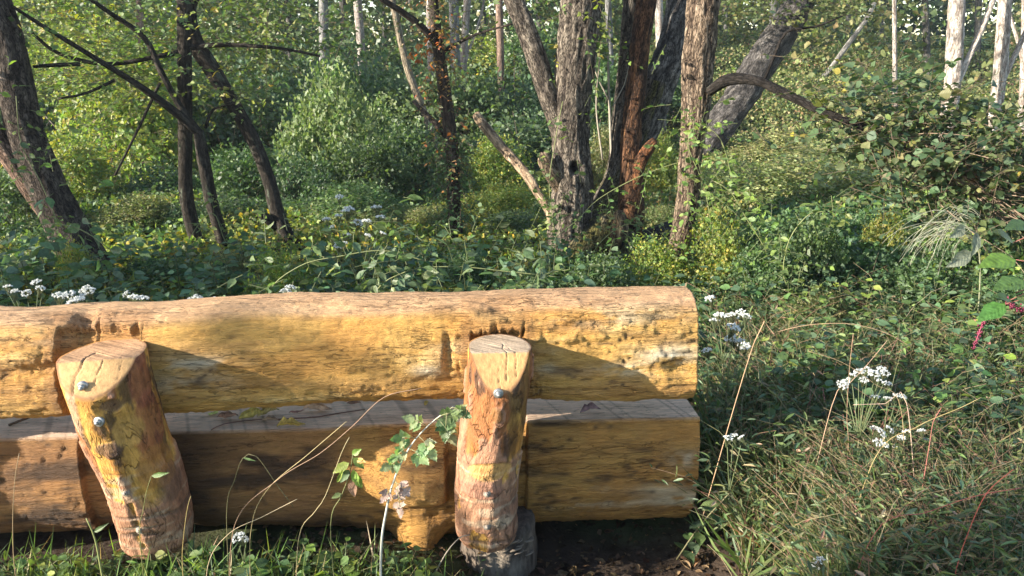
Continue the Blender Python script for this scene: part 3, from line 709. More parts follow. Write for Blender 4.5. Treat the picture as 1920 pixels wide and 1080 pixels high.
def root_to_ground(rows, flare=1.35, extra=.15):
    """run the last photo point down into the soil"""
    x, y, z, r = rows[-1]; g_ = float(gz(x, y)); d = rows[-1]-rows[-2]; k = min(.4, (z-g_)/max(.05, -d[2])) if z > g_ else 0
    end = np.array([x+d[0]*k, y+d[1]*k, g_-extra, r*flare])
    return np.vstack([rows, [[*(rows[-1][:3]*.35+end[:3]*.65), r*1.08]], [end]])
DTH = lambda Q, n, a, b, r: Q[r.integers(int(len(Q)*a), max(int(len(Q)*a)+1, int(len(Q)*b)), n)]

# --- leaning tree on the left edge
BRK = dict(base=(.10, .08, .066), dark=(.03, .023, .019), lite=(.17, .14, .115))
def tree_left():
    base = root_to_ground(T([(-85, -260, 66), (-35, -60, 62), (12, 80, 62), (48, 250, 66), (98, 370, 70), (150, 470, 80), (195, 545, 92)], 5.4))
    t_ = thing('leaning_tree', 'thick grey brown tree leaning left at the left edge of the clearing', 'tree', (*base[-1][:2], 0))
    g = Geo(); o = base[-1][:3]*np.array([1, 1, 0])
    Q = limb(g, base, .035, 40, furrow(3, 18, .07, **BRK)); g.build('trunk', M['bark'], t_, org=o)
    g = Geo(); st_ = T([(-70, 190, 45, 5.3), (-10, 250, 42, 5.35), (45, 330, 44, 5.4), (85, 385, 46, 5.5), (110, 420, 40, 5.58)])
    limb(g, st_, .035, 24, furrow(5, 14, .07, base=(.30, .20, .15), dark=(.07, .045, .035), lite=(.42, .30, .22))); tag(g.build('branch', M['bark'], t_, org=o), 'reddish broken side stem with bare wood')
    lc, tw = Leaves(), Geo(); r = np.random.default_rng(5)
    # crown above the picture, plus low sprays round the trunk
    c = Q[0, :3]+np.array([-.6, 0, 1.6]); n = 260
    Pn = c+r.normal(size=(n, 3))*np.array([1.5, 1.2, .9]); sprays(lc, Pn, rdir(n, r)*np.array([1, 1, .3]), .4+.3*r.random(n), .05, .06, (('green', 1),), .2, tw, r=r)
    lc.build('crown', M['leaf'], t_, org=o); tag(tw.build('twig', M['twig'], t_, org=o), kind='stuff')
tree_left()

# --- the three slim dark trunks
def canopy_pts(Q, n, r, spread, lift=0.):
    b = Q[r.integers(0, len(Q), n), :3]; return b+r.normal(size=(n, 3))*np.array(spread)+np.array([0, 0, lift])
def slim(label, trunk_px, limbs, seed, leaves, base=(.05, .042, .035)):
    rows = root_to_ground(T(trunk_px), 1.5)
    t_ = thing('slim_tree', label, 'tree', (*rows[-1][:2], 0), group='slim dark trees behind the left half of the bench'); o = rows[-1][:3]*np.array([1, 1, 0])
    fd = furrow(seed, 14, .07, base=base, dark=(.02, .017, .014), lite=(.085, .075, .06)); g = Geo(); Q = limb(g, rows, .04, 24, fd); g.build('trunk', M['bark_dark'], t_, org=o)
    r = np.random.default_rng(seed); allq = [Q[:len(Q)//3]]
    lc, tw = Leaves(), Geo()
    for L in limbs:
        g = Geo(); rr = T(L); q = limb(g, rr, .05, 12, fd); g.build('branch', M['bark_dark'], t_, org=o); allq.append(q)
    A = np.vstack(allq)
    for (n, u0, u1, v0, v1, Y0, Y1, mix, size) in leaves:
        us, vs, Ys = r.uniform(u0, u1, n), r.uniform(v0, v1, n), r.uniform(Y0, Y1, n)
        Pn = np.array([P(a, b, c) for a, b, c in zip(us, vs, Ys)])
        cl = fbm(Pn*1.1, 2, seed+20); Pn = Pn[cl > .42]
        d = r.normal(size=(len(Pn), 3)); d[:, 2] = -.15+.25*d[:, 2]
        sprays(lc, Pn, d, .3+.35*r.random(len(Pn)), .045, size, mix, .25, tw, r=r, flat=.9)
    if lc.count(): lc.build('crown', M['leaf'], t_, org=o)
    if tw.n: tag(tw.build('twig', M['twig'], t_, org=o), kind='stuff')
    return t_
GB = (('green', .5), ('bright', .4), ('yellow', .1)); GG = (('green', .8), ('deep', .2)); GD = (('green', .5), ('deep', .3), ('blue', .2))
slim('straight dark slim trunk, leftmost of the three slim trees', [(338, -160, 30, 6.2), (345, 0, 28, 6.2), (346, 120, 27, 6.2), (348, 250, 27, 6.25), (350, 370, 26, 6.3), (372, 470, 27, 6.3)],
     [[(345, 95, 10, 6.2), (300, 105, 9, 6.1), (200, 120, 8, 6.0), (110, 100, 7, 5.9), (60, 62, 6, 5.8)],
      [(347, 90, 12, 6.2), (420, 84, 9, 6.2), (520, 90, 6, 6.1), (600, 105, 4, 6.1)]], 11,
     [(480, 40, 520, -45, 190, 5.8, 7.6, GB, .055)])
slim('dark trunk forking low into two long limbs, middle one of the slim trees', [(372, 245, 20, 6.0), (382, 300, 24, 6.0), (395, 370, 24, 6.05), (415, 440, 24, 6.1), (424, 480, 26, 6.1)],
     [[(374, 250, 18, 6.0), (335, 215, 17, 5.95), (260, 160, 13, 5.8), (180, 110, 10, 5.6), (90, 55, 8, 5.5), (20, 10, 6, 5.4)],
      [(374, 250, 16, 6.0), (335, 195, 13, 6.0), (300, 130, 12, 6.0), (270, 70, 11, 6.0), (200, 20, 9, 5.9), (130, -30, 8, 5.8)],
      [(150, 120, 8, 5.6), (100, 122, 8, 5.55), (62, 125, 6, 5.5)], [(215, 150, 6, 5.7), (160, 175, 5, 5.6), (110, 185, 4, 5.6)],
      [(300, 155, 6, 5.9), (255, 250, 5, 5.8), (215, 330, 4, 5.7)], [(385, 240, 6, 6.0), (400, 205, 5, 6.0), (440, 195, 3, 6.0)]], 12,
     [(420, -60, 340, -45, 160, 5.2, 6.8, GB, .055), (330, 60, 330, 60, 330, 6.4, 8.0, GB, .05)])
slim('dark curving trunk slanting down to the right, rightmost of the three slim trees', [(335, -120, 30, 6.4), (350, 0, 30, 6.4), (362, 70, 32, 6.4), (400, 135, 32, 6.4), (440, 200, 28, 6.4), (478, 270, 27, 6.4), (505, 340, 26, 6.4), (520, 400, 28, 6.4), (545, 460, 32, 6.4)],
     [[(520, 425, 20, 6.4), (498, 408, 18, 6.35), (485, 400, 10, 6.3)], [(358, 20, 8, 6.4), (380, -20, 7, 6.4), (400, -80, 6, 6.4)]], 13,
     [(260, 400, 660, -45, 90, 5.9, 7.6, GG, .055), (60, 380, 520, 60, 260, 6.8, 7.6, GD, .05)])

# --- vine clad slim tree with reddening leaves
def vine_tree():
    rows = root_to_ground(T([(800, -140, 18, 6.6), (812, 0, 20, 6.6), (822, 90, 24, 6.6), (835, 180, 26, 6.6), (848, 290, 26, 6.6), (852, 400, 27, 6.6), (862, 480, 28, 6.6)]), 1.4)
    t_ = thing('vine_clad_tree', 'slim dark tree wrapped in creeper with red and orange leaves on top', 'tree', (*rows[-1][:2], 0)); o = rows[-1][:3]*np.array([1, 1, 0])
    g = Geo(); fd = furrow(21, 12, .09, base=(.07, .055, .045), dark=(.02, .016, .014), lite=(.11, .09, .07)); Q = limb(g, rows, .04, 24, fd); g.build('trunk', M['bark_dark'], t_, org=o)
    for L in ([(825, 90, 16, 6.6), (790, 50, 14, 6.5), (750, 20, 12, 6.4), (705, -10, 11, 6.3), (650, -60, 10, 6.2)], [(826, 100, 10, 6.6), (860, 80, 7, 6.6), (900, 62, 5, 6.5), (960, 45, 4, 6.4)], [(848, 280, 13, 6.6), (825, 240, 12, 6.65), (800, 215, 10, 6.7), (775, 190, 7, 6.8)]):
        g = Geo(); limb(g, T(L), .05, 10, fd); g.build('branch', M['bark_dark'], t_, org=o)
    r = np.random.default_rng(22); lc, tw = Leaves(), Geo()
    zs = Q[:, 2]; ztop = P(822, 90, 6.6)[2]; zr = P(845, 230, 6.6)[2]
    def wrap(n, a, b, sp_, mix, size):
        k = np.where((zs > a) & (zs < b))[0]; b_ = Q[r.choice(k, n), :3]; d = rdir(n, r); d[:, 2] = -.5+.3*d[:, 2]; d[:, 1] -= .3
        off = rdir(n, r)*np.array([1, 1, .2]); sprays(lc, b_+off*sp_*r.random((n, 1))**.5, d, .10+.2*r.random(n), .04, size, mix, .5, tw, r=r, flat=.7)
    wrap(60, zr, ztop+.5, .16, (('red', .6), ('dry', .3), ('yellow', .1)), .045); wrap(100, zr-.4, ztop+1.2, .2, (('red', .2), ('dry', .35), ('green', .45)), .045)
    wrap(190, .3, zr, .17, (('green', .7), ('deep', .3)), .045); wrap(40, ztop, ztop+1.4, .35, (('olive', .6), ('dry', .4)), .045)
    lc.build('creeper', M['leaf'], t_, org=o); tag(tw.build('twig', M['twig'], t_, org=o), kind='stuff')
    # one small scarlet leaf cluster
    lc = Leaves(); c = P(788, 96, 6.45); n = 14; lc.add(c+r.normal(size=(n, 3))*.045, rdir(n, r)-UP*.6, rdir(n, r), .07, pal((('red', 1),), n, .1)*1.2); tag(lc.build('leaf_cluster', M['leaf'], t_, org=o), 'scarlet leaf cluster on the end of a twig')
vine_tree()

# --- the big old trees in the middle
GREY = dict(base=(.185, .155, .125), dark=(.05, .04, .034), lite=(.30, .255, .205))
def big_tree():
    rows = root_to_ground(T([(1098, -200, 84), (1092, -60, 82), (1085, 60, 80), (1078, 140, 76), (1072, 210, 72), (1070, 290, 76), (1074, 350, 84), (1070, 410, 86), (1066, 470, 96)], 6.0), 1.25)
    t_ = thing('old_tree', 'stout grey furrowed tree with a round knothole and a forking left limb', 'tree', (*rows[-1][:2], 0)); o = rows[-1][:3]*np.array([1, 1, 0])
    g = Geo(); fd = furrow(31, 26, .11, **GREY, kz=2.4); kh = P(1080, 316, 5.83)
    def fd2(R3, tv, th, Ln, W):
        a, c = fd(R3, tv, th, Ln, W); e = np.linalg.norm((W-kh)*np.array([1, .55, 1]), axis=-1)
        ring = np.exp(-((e-.062)/.022)**2); hole = smooth(.048, .034, e)
        a = a*(1+.10*ring-.45*hole); c = mixc(c, np.array([.24, .2, .165]), ring*.6); c = mixc(c, np.array([.02, .016, .014]), hole); return a, c
    Q = limb(g, rows, .022, 72, fd2); g.build('trunk', M['bark'], t_, org=o)
    g = Geo(); limb(g, T([(900, -170, 34), (955, -20, 36), (985, 50, 40), (1010, 120, 42), (1030, 185, 40), (1050, 235, 46), (1060, 290, 40)], 6.0), .03, 28, furrow(33, 16, .09, **GREY)); g.build('branch', M['bark'], t_, org=o)
    g = Geo(); limb(g, T([(1115, -160, 60), (1110, -60, 60), (1104, 20, 50), (1098, 90, 40), (1090, 150, 20)], 6.05), .03, 28, furrow(34, 16, .09, **GREY)); g.build('branch', M['bark'], t_, org=o)
    g = Geo(); limb(g, T([(1019, 285, 14, 5.85), (1022, 298, 30, 5.85), (1034, 322, 34, 5.88), (1055, 350, 38, 5.95), (1068, 372, 30, 6.0)]), .02, 24, furrow(35, 12, .12, base=(.24, .18, .125), dark=(.06, .045, .03), lite=(.33, .26, .18))); tag(g.build('branch_stub', M['bark'], t_, org=o), 'short knobbly broken stub on the left side')
    r = np.random.default_rng(36); lc, tw = Leaves(), Geo()
    def cloud(n, u0, u1, v0, v1, Y0, Y1, mix, size=.055, thr=.45):
        Pn = np.array([P(a, b, c) for a, b, c in zip(r.uniform(u0, u1, n), r.uniform(v0, v1, n), r.uniform(Y0, Y1, n))]); Pn = Pn[fbm(Pn*1.6, 2, 37) > thr]
        d = r.normal(size=(len(Pn), 3)); d[:, 2] = -.5+.3*d[:, 2]; sprays(lc, Pn, d, .2+.3*r.random(len(Pn)), .045, size, mix, .4, tw, r=r, flat=.9)
    cloud(200, 880, 1130, -50, 100, 5.4, 6.6, GB); cloud(14, 1050, 1110, 60, 125, 5.5, 5.8, GB); cloud(24, 930, 1010, 20, 140, 5.6, 6.2, GG)
    lc.build('crown', M['leaf'], t_, org=o); tag(tw.build('twig', M['twig'], t_, org=o), kind='stuff')
big_tree()
def split_tree():
    rows = root_to_ground(T([(1226, 150, 58, 6.4), (1205, 215, 64, 6.4), (1182, 290, 68, 6.35), (1160, 360, 80, 6.3), (1146, 410, 105, 6.2), (1130, 450, 150, 6.1), (1118, 485, 185, 6.05)]), 1.05)
    t_ = thing('split_tree', 'mossy old tree splitting low into a leaning grey limb and red dead wood', 'tree', (*rows[-1][:2], 0)); o = rows[-1][:3]*np.array([1, 1, 0])
    fd = furrow(41, 20, .11, base=(.14, .12, .10), dark=(.04, .034, .03), lite=(.21, .185, .16), moss=((.12, .11, .03), .46, .85)); g = Geo(); limb(g, rows, .03, 48, fd); g.build('trunk', M['bark'], t_, org=o)
    GL = dict(base=(.17, .155, .14), dark=(.05, .045, .042), lite=(.30, .27, .235))
    g = Geo(); limb(g, T([(1345, -230, 62, 6.8), (1310, -90, 62, 6.7), (1282, 0, 60, 6.6), (1262, 90, 62, 6.5), (1240, 150, 64, 6.45), (1215, 225, 60, 6.42), (1190, 290, 50, 6.38), (1178, 330, 30, 6.38)]), .03, 40, furrow(42, 20, .10, **GL)); g.build('branch', M['bark'], t_, org=o)
    g = Geo(); limb(g, T([(1222, -120, 40, 6.25), (1212, 0, 40, 6.2), (1202, 70, 38, 6.15), (1194, 150, 38, 6.1), (1186, 220, 38, 6.08), (1182, 290, 40, 6.05), (1184, 345, 48, 6.05), (1180, 400, 56, 6.08), (1170, 440, 60, 6.12), (1150, 480, 50, 6.15)]), .03, 36,
                   furrow(43, 10, .08, base=(.13, .065, .035), dark=(.03, .02, .015), lite=(.26, .13, .06), kz=3)); tag(g.build('dead_stem', M['bark'], t_, org=o), 'upright dead stem with bare reddish brown wood')
    g = Geo(); limb(g, T([(1150, 330, 26, 6.3), (1160, 230, 28, 6.35), (1172, 130, 30, 6.4), (1182, 20, 30, 6.4), (1190, -120, 30, 6.4)]), .04, 24, furrow(46, 14, .09, base=(.13, .11, .09), dark=(.04, .034, .03), lite=(.2, .18, .15))); g.build('branch', M['bark'], t_, org=o)
    g = Geo(); limb(g, T([(1228, 262, 14, 5.9), (1218, 275, 24, 5.92), (1200, 305, 28, 5.98), (1188, 345, 34, 6.02), (1176, 390, 40, 6.05)]), .02, 20, furrow(44, 8, .14, base=(.20, .085, .04), dark=(.05, .03, .02), lite=(.36, .18, .08))); tag(g.build('branch_stub', M['bark'], t_, org=o), 'jagged red broken stub')
    g = Geo(); limb(g, T([(1260, 425, 24, 6.3), (1230, 440, 36, 6.25), (1195, 462, 44, 6.2), (1160, 470, 40, 6.2)]), .03, 24, furrow(45, 12, .1, base=(.07, .065, .06), dark=(.025, .02, .02), lite=(.12, .11, .10))); tag(g.build('branch', M['bark_dark'], t_, org=o), 'low dark limb reaching right')
    g = Geo(); limb(g, T([(1163, 402, 20, 5.90), (1162, 412, 32, 5.82), (1161, 435, 38, 5.78), (1160, 455, 30, 5.79), (1160, 464, 14, 5.82)]), .02, 24, furrow(47, 16, .12, base=(.22, .16, .09), dark=(.06, .045, .03), lite=(.32, .25, .15))); tag(g.build('burl', M['bark'], t_, org=o), 'small oval burl hanging on the trunk')
    # leafless suckers between the trunks
    tw = Geo()
    for L in ([(1150, 380, 5), (1143, 200, 5), (1140, 60, 4), (1150, -60, 3)], [(1143, 190, 3), (1115, 130, 3), (1108, 60, 2)], [(1143, 210, 3), (1170, 160, 2), (1180, 120, 2)], [(1130, 300, 4), (1118, 200, 3), (1125, 110, 2)]):
        limb(tw, T(L, 6.3), .08, 5, col=(.30, .27, .22))
    tw.build('sucker', M['twig'], t_, org=o)
split_tree()
def right_tree():
    rows = root_to_ground(T([(1332, -200, 68), (1322, -60, 66), (1316, 40, 64), (1308, 130, 62), (1302, 220, 52), (1294, 300, 46), (1288, 380, 44), (1275, 450, 42), (1264, 515, 46)], 5.2), 1.4)
    t_ = thing('brown_tree', 'brown tree with one long dark bough arching out to the right', 'tree', (*rows[-1][:2], 0)); o = rows[-1][:3]*np.array([1, 1, 0])
    BR = dict(base=(.235, .175, .125), dark=(.06, .042, .032), lite=(.34, .27, .20))
    g = Geo(); limb(g, rows, .025, 56, furrow(51, 18, .13, **BR, kz=3.5)); g.build('trunk', M['bark'], t_, org=o)
    g = Geo(); fdd = furrow(52, 8, .08, base=(.028, .024, .021), dark=(.015, .013, .012), lite=(.05, .043, .037))
    B1 = limb(g, T([(1330, 172, 18, 5.1), (1365, 150, 24, 5.0), (1420, 152, 19, 4.9), (1480, 180, 18, 4.8), (1540, 208, 17, 4.7), (1620, 240, 15, 4.6)]), .03, 16, fdd)
    B2 = limb(g, T([(1620, 240, 12, 4.7), (1700, 275, 11, 4.6), (1790, 320, 9, 4.5), (1870, 365, 8, 4.4), (1960, 420, 6, 4.3)]), .03, 12, furrow(53, 8, .1, base=(.24, .18, .13), dark=(.10, .07, .05), lite=(.34, .26, .19)))
    limb(g, T([(1433, 150, 7, 5.0), (1450, 110, 6, 5.0), (1475, 60, 5, 5.0), (1530, 50, 4, 4.9), (1580, 30, 3, 4.9)]), .05, 8, fdd)
    r = np.random.default_rng(54)
    g.build('bough', M['bark_dark'], t_, org=o)
    lc, tw = Leaves(), Geo(); A = np.vstack([B1[int(len(B1)*.88):], B2, B2])
    # leafy twigs and bare trailing twigs along the bough: the dark leafy drape on the right
    n = 640; b_ = A[r.integers(0, len(A), n), :3]; d = r.normal(size=(n, 3))*np.array([1, .6, .7]); d[:, 0] += .6; d[:, 2] += .15
    off = r.normal(size=(n, 3))*np.array([.20, .17, .15])+np.array([0, 0, .06]); sprays(lc, b_+off, d, .15+.3*r.random(n), .045, .058, (('deep', .75), ('olive', .23), ('yellow', .02)), .25, tw, r=r, flat=.8, width=1.5, twc=(.13, .10, .07))
    n = 140; b_ = B2[r.integers(0, len(B2), n), :3]; tt = np.linspace(0, 1, 5)[None, :, None]
    d = np.array([.8, -.1, -.38])+r.normal(size=(n, 3))*np.array([.35, .3, .2]); L = (.3+.6*r.random(n))[:, None, None]
    Q = b_[:, None]+r.normal(size=(n, 1, 3))*.05+d[:, None]*tt*L+r.normal(size=(n, 5, 3))*.012; tubes(tw, Q, np.linspace(.004, .0015, 5)[None]*np.ones((n, 1)), 4, (.22, .165, .12), cap=False)
    lc.build('foliage', M['leaf_thick'], t_, tmpl=LEAF8, org=o); tag(tw.build('twig', M['twig'], t_, org=o), kind='stuff')
right_tree()
def leaning_behind():
    rows = root_to_ground(T([(1560, -110, 60, 11.6), (1500, 0, 60, 11.4), (1470, 55, 62, 11.3), (1430, 115, 66, 11.1), (1390, 180, 64, 11), (1350, 235, 62, 10.9), (1310, 300, 60, 10.8)]), 1.2)
    t_ = thing('slanting_tree', 'dark grey trunk slanting up to the right behind the brown tree', 'tree', (*rows[-1][:2], 0)); o = rows[-1][:3]*np.array([1, 1, 0])
    g = Geo(); limb(g, rows, .05, 36, furrow(61, 14, .12, base=(.13, .12, .115), dark=(.04, .037, .036), lite=(.24, .22, .20))); g.build('trunk', M['bark'], t_, org=o)
    r = np.random.default_rng(62); lc, tw = Leaves(), Geo(); n = 240; Pn = np.array([P(a, b, c) for a, b, c in zip(r.uniform(1340, 1640, n), r.uniform(-50, 40, n), r.uniform(10.5, 12, n))])
    d = r.normal(size=(n, 3)); d[:, 2] *= .3; sprays(lc, Pn, d, .4+.3*r.random(n), .06, .075, (('green', .5), ('olive', .5)), .2, tw, r=r); lc.build('crown', M['leaf'], t_, org=o); tag(tw.build('twig', M['twig'], t_, org=o), kind='stuff')
leaning_behind()
# dead broken limb leaning on the big tree
def lone_limb(name, label, cat, px, seed, fd, mat='bark_pale', sides=20, step=.04):
    rows = T(px); g = Geo(); o = rows[:, :3].mean(0)*np.array([1, 1, 0]); limb(g, rows, step, sides, fd); ob = g.build(name, M[mat], None, org=o); ob.location = o; return tag(ob, label, cat)
lone_limb('dead_limb', 'bare tan broken limb propped against the stout grey tree', 'branch', [(893, 214, 16, 6.9), (905, 232, 20, 6.85), (940, 275, 20, 6.7), (985, 325, 20, 6.5), (1010, 365, 18, 6.35), (1030, 400, 16, 6.25), (1040, 450, 14, 6.15)], 71,
          furrow(71, 8, .12, base=(.36, .27, .18), dark=(.12, .08, .055), lite=(.48, .38, .27)))
lone_limb('fallen_pole', 'pale grey dead pole leaning in the hillside thicket', 'branch', [(1440, 240, 9, 17), (1535, 155, 10, 17), (1585, 90, 10, 17), (1625, 35, 9, 17), (1640, 5, 8, 17)], 72, furrow(72, 6, .08, base=(.34, .33, .31), dark=(.14, .13, .12), lite=(.45, .43, .4)), sides=12, step=.2)

# --- far pale trunks: each a tree with trunk and crown
GPALE = 'pale trunks in the wood beyond'
def crown_proto(seed, n, mix, leaf=.13):
    r = np.random.default_rng(seed); lc = Leaves(); k = 16; cc = r.normal(size=(k, 3))*np.array([1.5, 1.5, 1.3])
    Pn = cc[r.integers(0, k, n)]+rdir(n, r)*(.55+.25*r.random((n, 1)))
    lc.add(Pn, rdir(n, r)-UP*.3, rdir(n, r)+UP, leaf*(.8+.5*r.random(n)), pal(mix, n), 1.3); o = lc.build('crown', M['leaf_far']); me = o.data; bpy.data.objects.remove(o); return me
CROWNS = [crown_proto(80+i, 1100, mx) for i, mx in enumerate([(('green', .7), ('olive', .3)), (('olive', .5), ('bright', .3), ('yellow', .2)), (('deep', .5), ('green', .5))])]
far = [ # u_top, u_mid, u_base, v_base, width px, Y, tone, label
 (606, 608, 612, 300, 19, 17, 0, 'grey far trunk above the left end of the pale leafy shrub'), (643, 646, 650, 260, 16, 21, 1, 'dim grey far trunk between two paler ones'),
 (670, 680, 688, 240, 17, 16, 2, 'pinkish pale far trunk lit by sun above the big shrub'), (735, 765, 812, 260, 14, 10, 3, 'thin bent tan trunk left of the creeper covered tree'),
 (850, 856, 862, 300, 20, 15, 0, 'bluish grey trunk just right of the red creeper'), (876, 868, 862, 260, 15, 15.5, 2, 'pale slanting trunk crossing behind the red creeper'),
 (805, 808, 815, 260, 14, 14, 2, 'light grey trunk straight behind the creeper covered tree'), (1140, 1146, 1150, 280, 13, 17, 0, 'far grey trunk seen between the two big trees'),
 (1205, 1200, 1196, 300, 12, 20, 1, 'far trunk seen beside the red dead stem'), (1235, 1240, 1243, 300, 17, 13, 2, 'whitish trunk low between the grey limb and brown tree'),
 (1452, 1446, 1440, 260, 17, 19, 0, 'smooth grey trunk on the slope above the arching bough'), (1360, 1362, 1366, 120, 10, 30, 1, 'far slim trunk on the skyline right of the brown tree'),
 (1510, 1508, 1506, 130, 14, 27, 1, 'dim trunk near the crest of the slope'), (1795, 1785, 1760, 345, 31, 9.5, 4, 'bright ribbed white barked trunk nearest the right edge thicket'),
 (1885, 1872, 1850, 330, 26, 10, 4, 'second white barked trunk, forking high, near the right edge'), (1925, 1922, 1912, 300, 18, 11, 4, 'white trunk cut off by the right edge'),
 (1735, 1738, 1742, 200, 13, 18, 1, 'thin grey trunk left of the white barked pair'), (1677, 1678, 1680, 290, 9, 14, 2, 'thin pale pole of a trunk above the meadow'),
 (936, 940, 946, 330, 15, 13, 5, 'pinkish brown stub of a trunk behind the broken limb'), (540, 545, 548, 260, 12, 19, 1, 'far dim trunk left of the pale shrub'),
 (262, 264, 268, 300, 14, 12, 5, 'brownish trunk seen through bright leaves on the left'), (480, 478, 476, 200, 12, 22, 1, 'far trunk behind the curving dark tree'),
 (1010, 1012, 1015, 250, 12, 20, 1, 'far grey trunk left of the forking limb'), (905, 908, 910, 200, 11, 24, 1, 'far slender trunk between creeper and old tree'),
 (720, 722, 724, 220, 10, 26, 1, 'far slender trunk right of the pinkish one'), (770, 772, 774, 220, 10, 28, 1, 'farthest slender trunk left of the creeper'),
 (1100, 1120, 1125, 300, 11, 24, 1, 'far trunk hidden behind the old tree'), (1590, 1592, 1594, 110, 12, 30, 1, 'dim crest trunk above the dead pole'), (1650, 1652, 1655, 110, 11, 33, 1, 'far crest trunk left of the white barked trees'), (1835, 1832, 1830, 190, 13, 20, 1, 'far trunk between the two white barked trees')]
TONES = [dict(base=(.24, .24, .235), dark=(.11, .11, .11), lite=(.34, .335, .33)), dict(base=(.14, .135, .125), dark=(.06, .06, .055), lite=(.2, .195, .18)), dict(base=(.40, .36, .33), dark=(.2, .16, .14), lite=(.55, .51, .47)),
         dict(base=(.25, .21, .15), dark=(.10, .08, .06), lite=(.36, .31, .23)), dict(base=(.50, .45, .40), dark=(.22, .17, .14), lite=(.66, .62, .57)), dict(base=(.27, .19, .15), dark=(.12, .08, .06), lite=(.36, .27, .22))]
for k, (u0, u1, u2, vb, wd, Y, tone, lab) in enumerate(far):
    a = T([(u0, 0, wd*.95, Y), (u1, vb*.5, wd, Y), (u2, vb, wd*1.05, Y)])
    d = a[0]-a[1]; up = a[0]+d*1.6; up2 = a[0]+d*4.0; up[3] = a[0][3]*.85; up2[3] = a[0][3]*.5
    if up2[2] > 11: up2 = a[0]+d*((11-a[0][2])/max(.1, d[2])); up2[3] = a[0][3]*.5
    rows = root_to_ground(np.vstack([up2, up, a]), 1.3, .3)
    t_ = thing('tree', lab, 'tree', (*rows[-1][:2], 0), group=GPALE); o = rows[-1][:3]*np.array([1, 1, 0])
    g = Geo(); fd = furrow(200+k, 10, .10, **TONES[tone], kz=5 if tone == 4 else 2.5); limb(g, rows, .07 if Y < 12 else .15, 28 if Y < 12 else 16, fd); g.build('trunk', M['bark_pale'], t_, org=o)
    if tone == 4 or k in (1, 5):
        g = Geo(); q = a[1]; s_ = 1 if k != 15 else -1
        br = np.array([[q[0], q[1], q[2], q[3]*.5], [q[0]+.12*s_, q[1], q[2]+.35, q[3]*.42], [q[0]+.38*s_, q[1]+.1, q[2]+1.1, q[3]*.32], [q[0]+.5*s_, q[1]+.1, q[2]+2.2, q[3]*.22]]); limb(g, br, .08, 16, fd); g.build('branch', M['bark_pale'], t_, org=o)
    c = bpy.data.objects.new('crown', CROWNS[k % 3]); link(c); c.parent = t_; c.location = rows[0][:3]-o; c.rotation_euler = (0, 0, k*1.3); sc_ = .8+.04*(k % 5); c.scale = (sc_, sc_, sc_)
# ================================================================== UNDERGROWTH
def in_view(x, y, pad=.15):
    return (np.abs(x) < (.65+pad)*np.maximum(y, .5)+.6)
def hmap(x, y):
    """height of the plant cover"""
    h = .10+.18*fbm(np.stack([x*1.1, y*1.1, x*0], -1), 3, 90)
    right = smooth(.9, 2.2, x-.12*(y-4)); near = smooth(4.6, 3.9, y)
    h = h+right*(.22+.4*(fbm(np.stack([x*.75, y*.75, x*0], -1), 3, 91)-.4))*smooth(3.8, 4.9, y)
    md = smooth(6.5, 9, y); h = h+md*(.05+.75*(fbm(np.stack([x*.45, y*.45, x*0], -1), 3, 92)-.38))*(.45+.55*right)
    return np.maximum(h*(1-.75*near*right)*(1-.3*near), .05)
def carpet(name, n, y0, y1, x_of, mixf, size_of, seed, thr=None, depth=.9):
    r = np.random.default_rng(seed)
    y = y0*(y1/y0)**r.random(n); x = x_of(y, r.random(n), r); h = hmap(x, y)
    z = gz(x, y)+h*(1-depth*r.random(n)**2)
    Pn = np.stack([x, y, z], -1)
    e = .08; gx = (hmap(x+e, y)-h)/e; gy = (hmap(x, y+e)-h)/e
    N = nrm(np.stack([-gx, -gy, np.ones(n)], -1)); N = nrm(N+1.1*rdir(n, r)); D = rdir(n, r)-.2*UP
    if thr is not None: k = thr(Pn); Pn, N, D = Pn[k], N[k], D[k]
    lc = Leaves(); lc.add(Pn, D, N, size_of(Pn[:, 1])*(.7+.6*r.random(len(Pn))), mixf(Pn, r), 1.25); return tag(lc.build(name, M['leaf_far'], None), kind='stuff')
def blend(Pn, r, a, b, t):
    A = pal(a, len(Pn), .16, r); B = pal(b, len(Pn), .16, r); return np.where((r.random(len(Pn)) < t)[:, None], B, A)
# far meadow thicket on the right and the low cover everywhere behind the bench
carpet('bramble_thicket', 260000, 6.8, 30, lambda y, q, r: -.1*y+1.2+q*(.85*y-.4), lambda Pn, r: blend(Pn, r, (('meadow', .5), ('olive', .2), ('green', .3)), (('dry', .15), ('olive', .4), ('green', .45)), smooth(.52, .64, fbm(Pn*np.array([.5, .5, .5]), 3, 95))), lambda y: .020+.0023*y, 300)
carpet('ground_cover', 120000, 4.2, 24, lambda y, q, r: -.82*y+q*(.95*y+1.2), lambda Pn, r: blend(Pn, r, (('green', .5), ('blue', .3), ('bright', .2)), (('olive', .4), ('yellow', .3), ('bright', .3)), smooth(.46, .56, fbm(Pn*np.array([.6, .6, .6]), 3, 96))), lambda y: .026+.0034*y, 301)
carpet('creeper_cover', 42000, 3.5, 8, lambda y, q, r: .45*y-.9+q*(.5*y+.6), lambda Pn, r: blend(Pn, r, (('green', .6), ('deep', .2), ('blue', .2)), (('olive', .5), ('bright', .5)), smooth(.5, .62, fbm(Pn*1.3, 3, 97))), lambda y: .04+.002*y, 302)

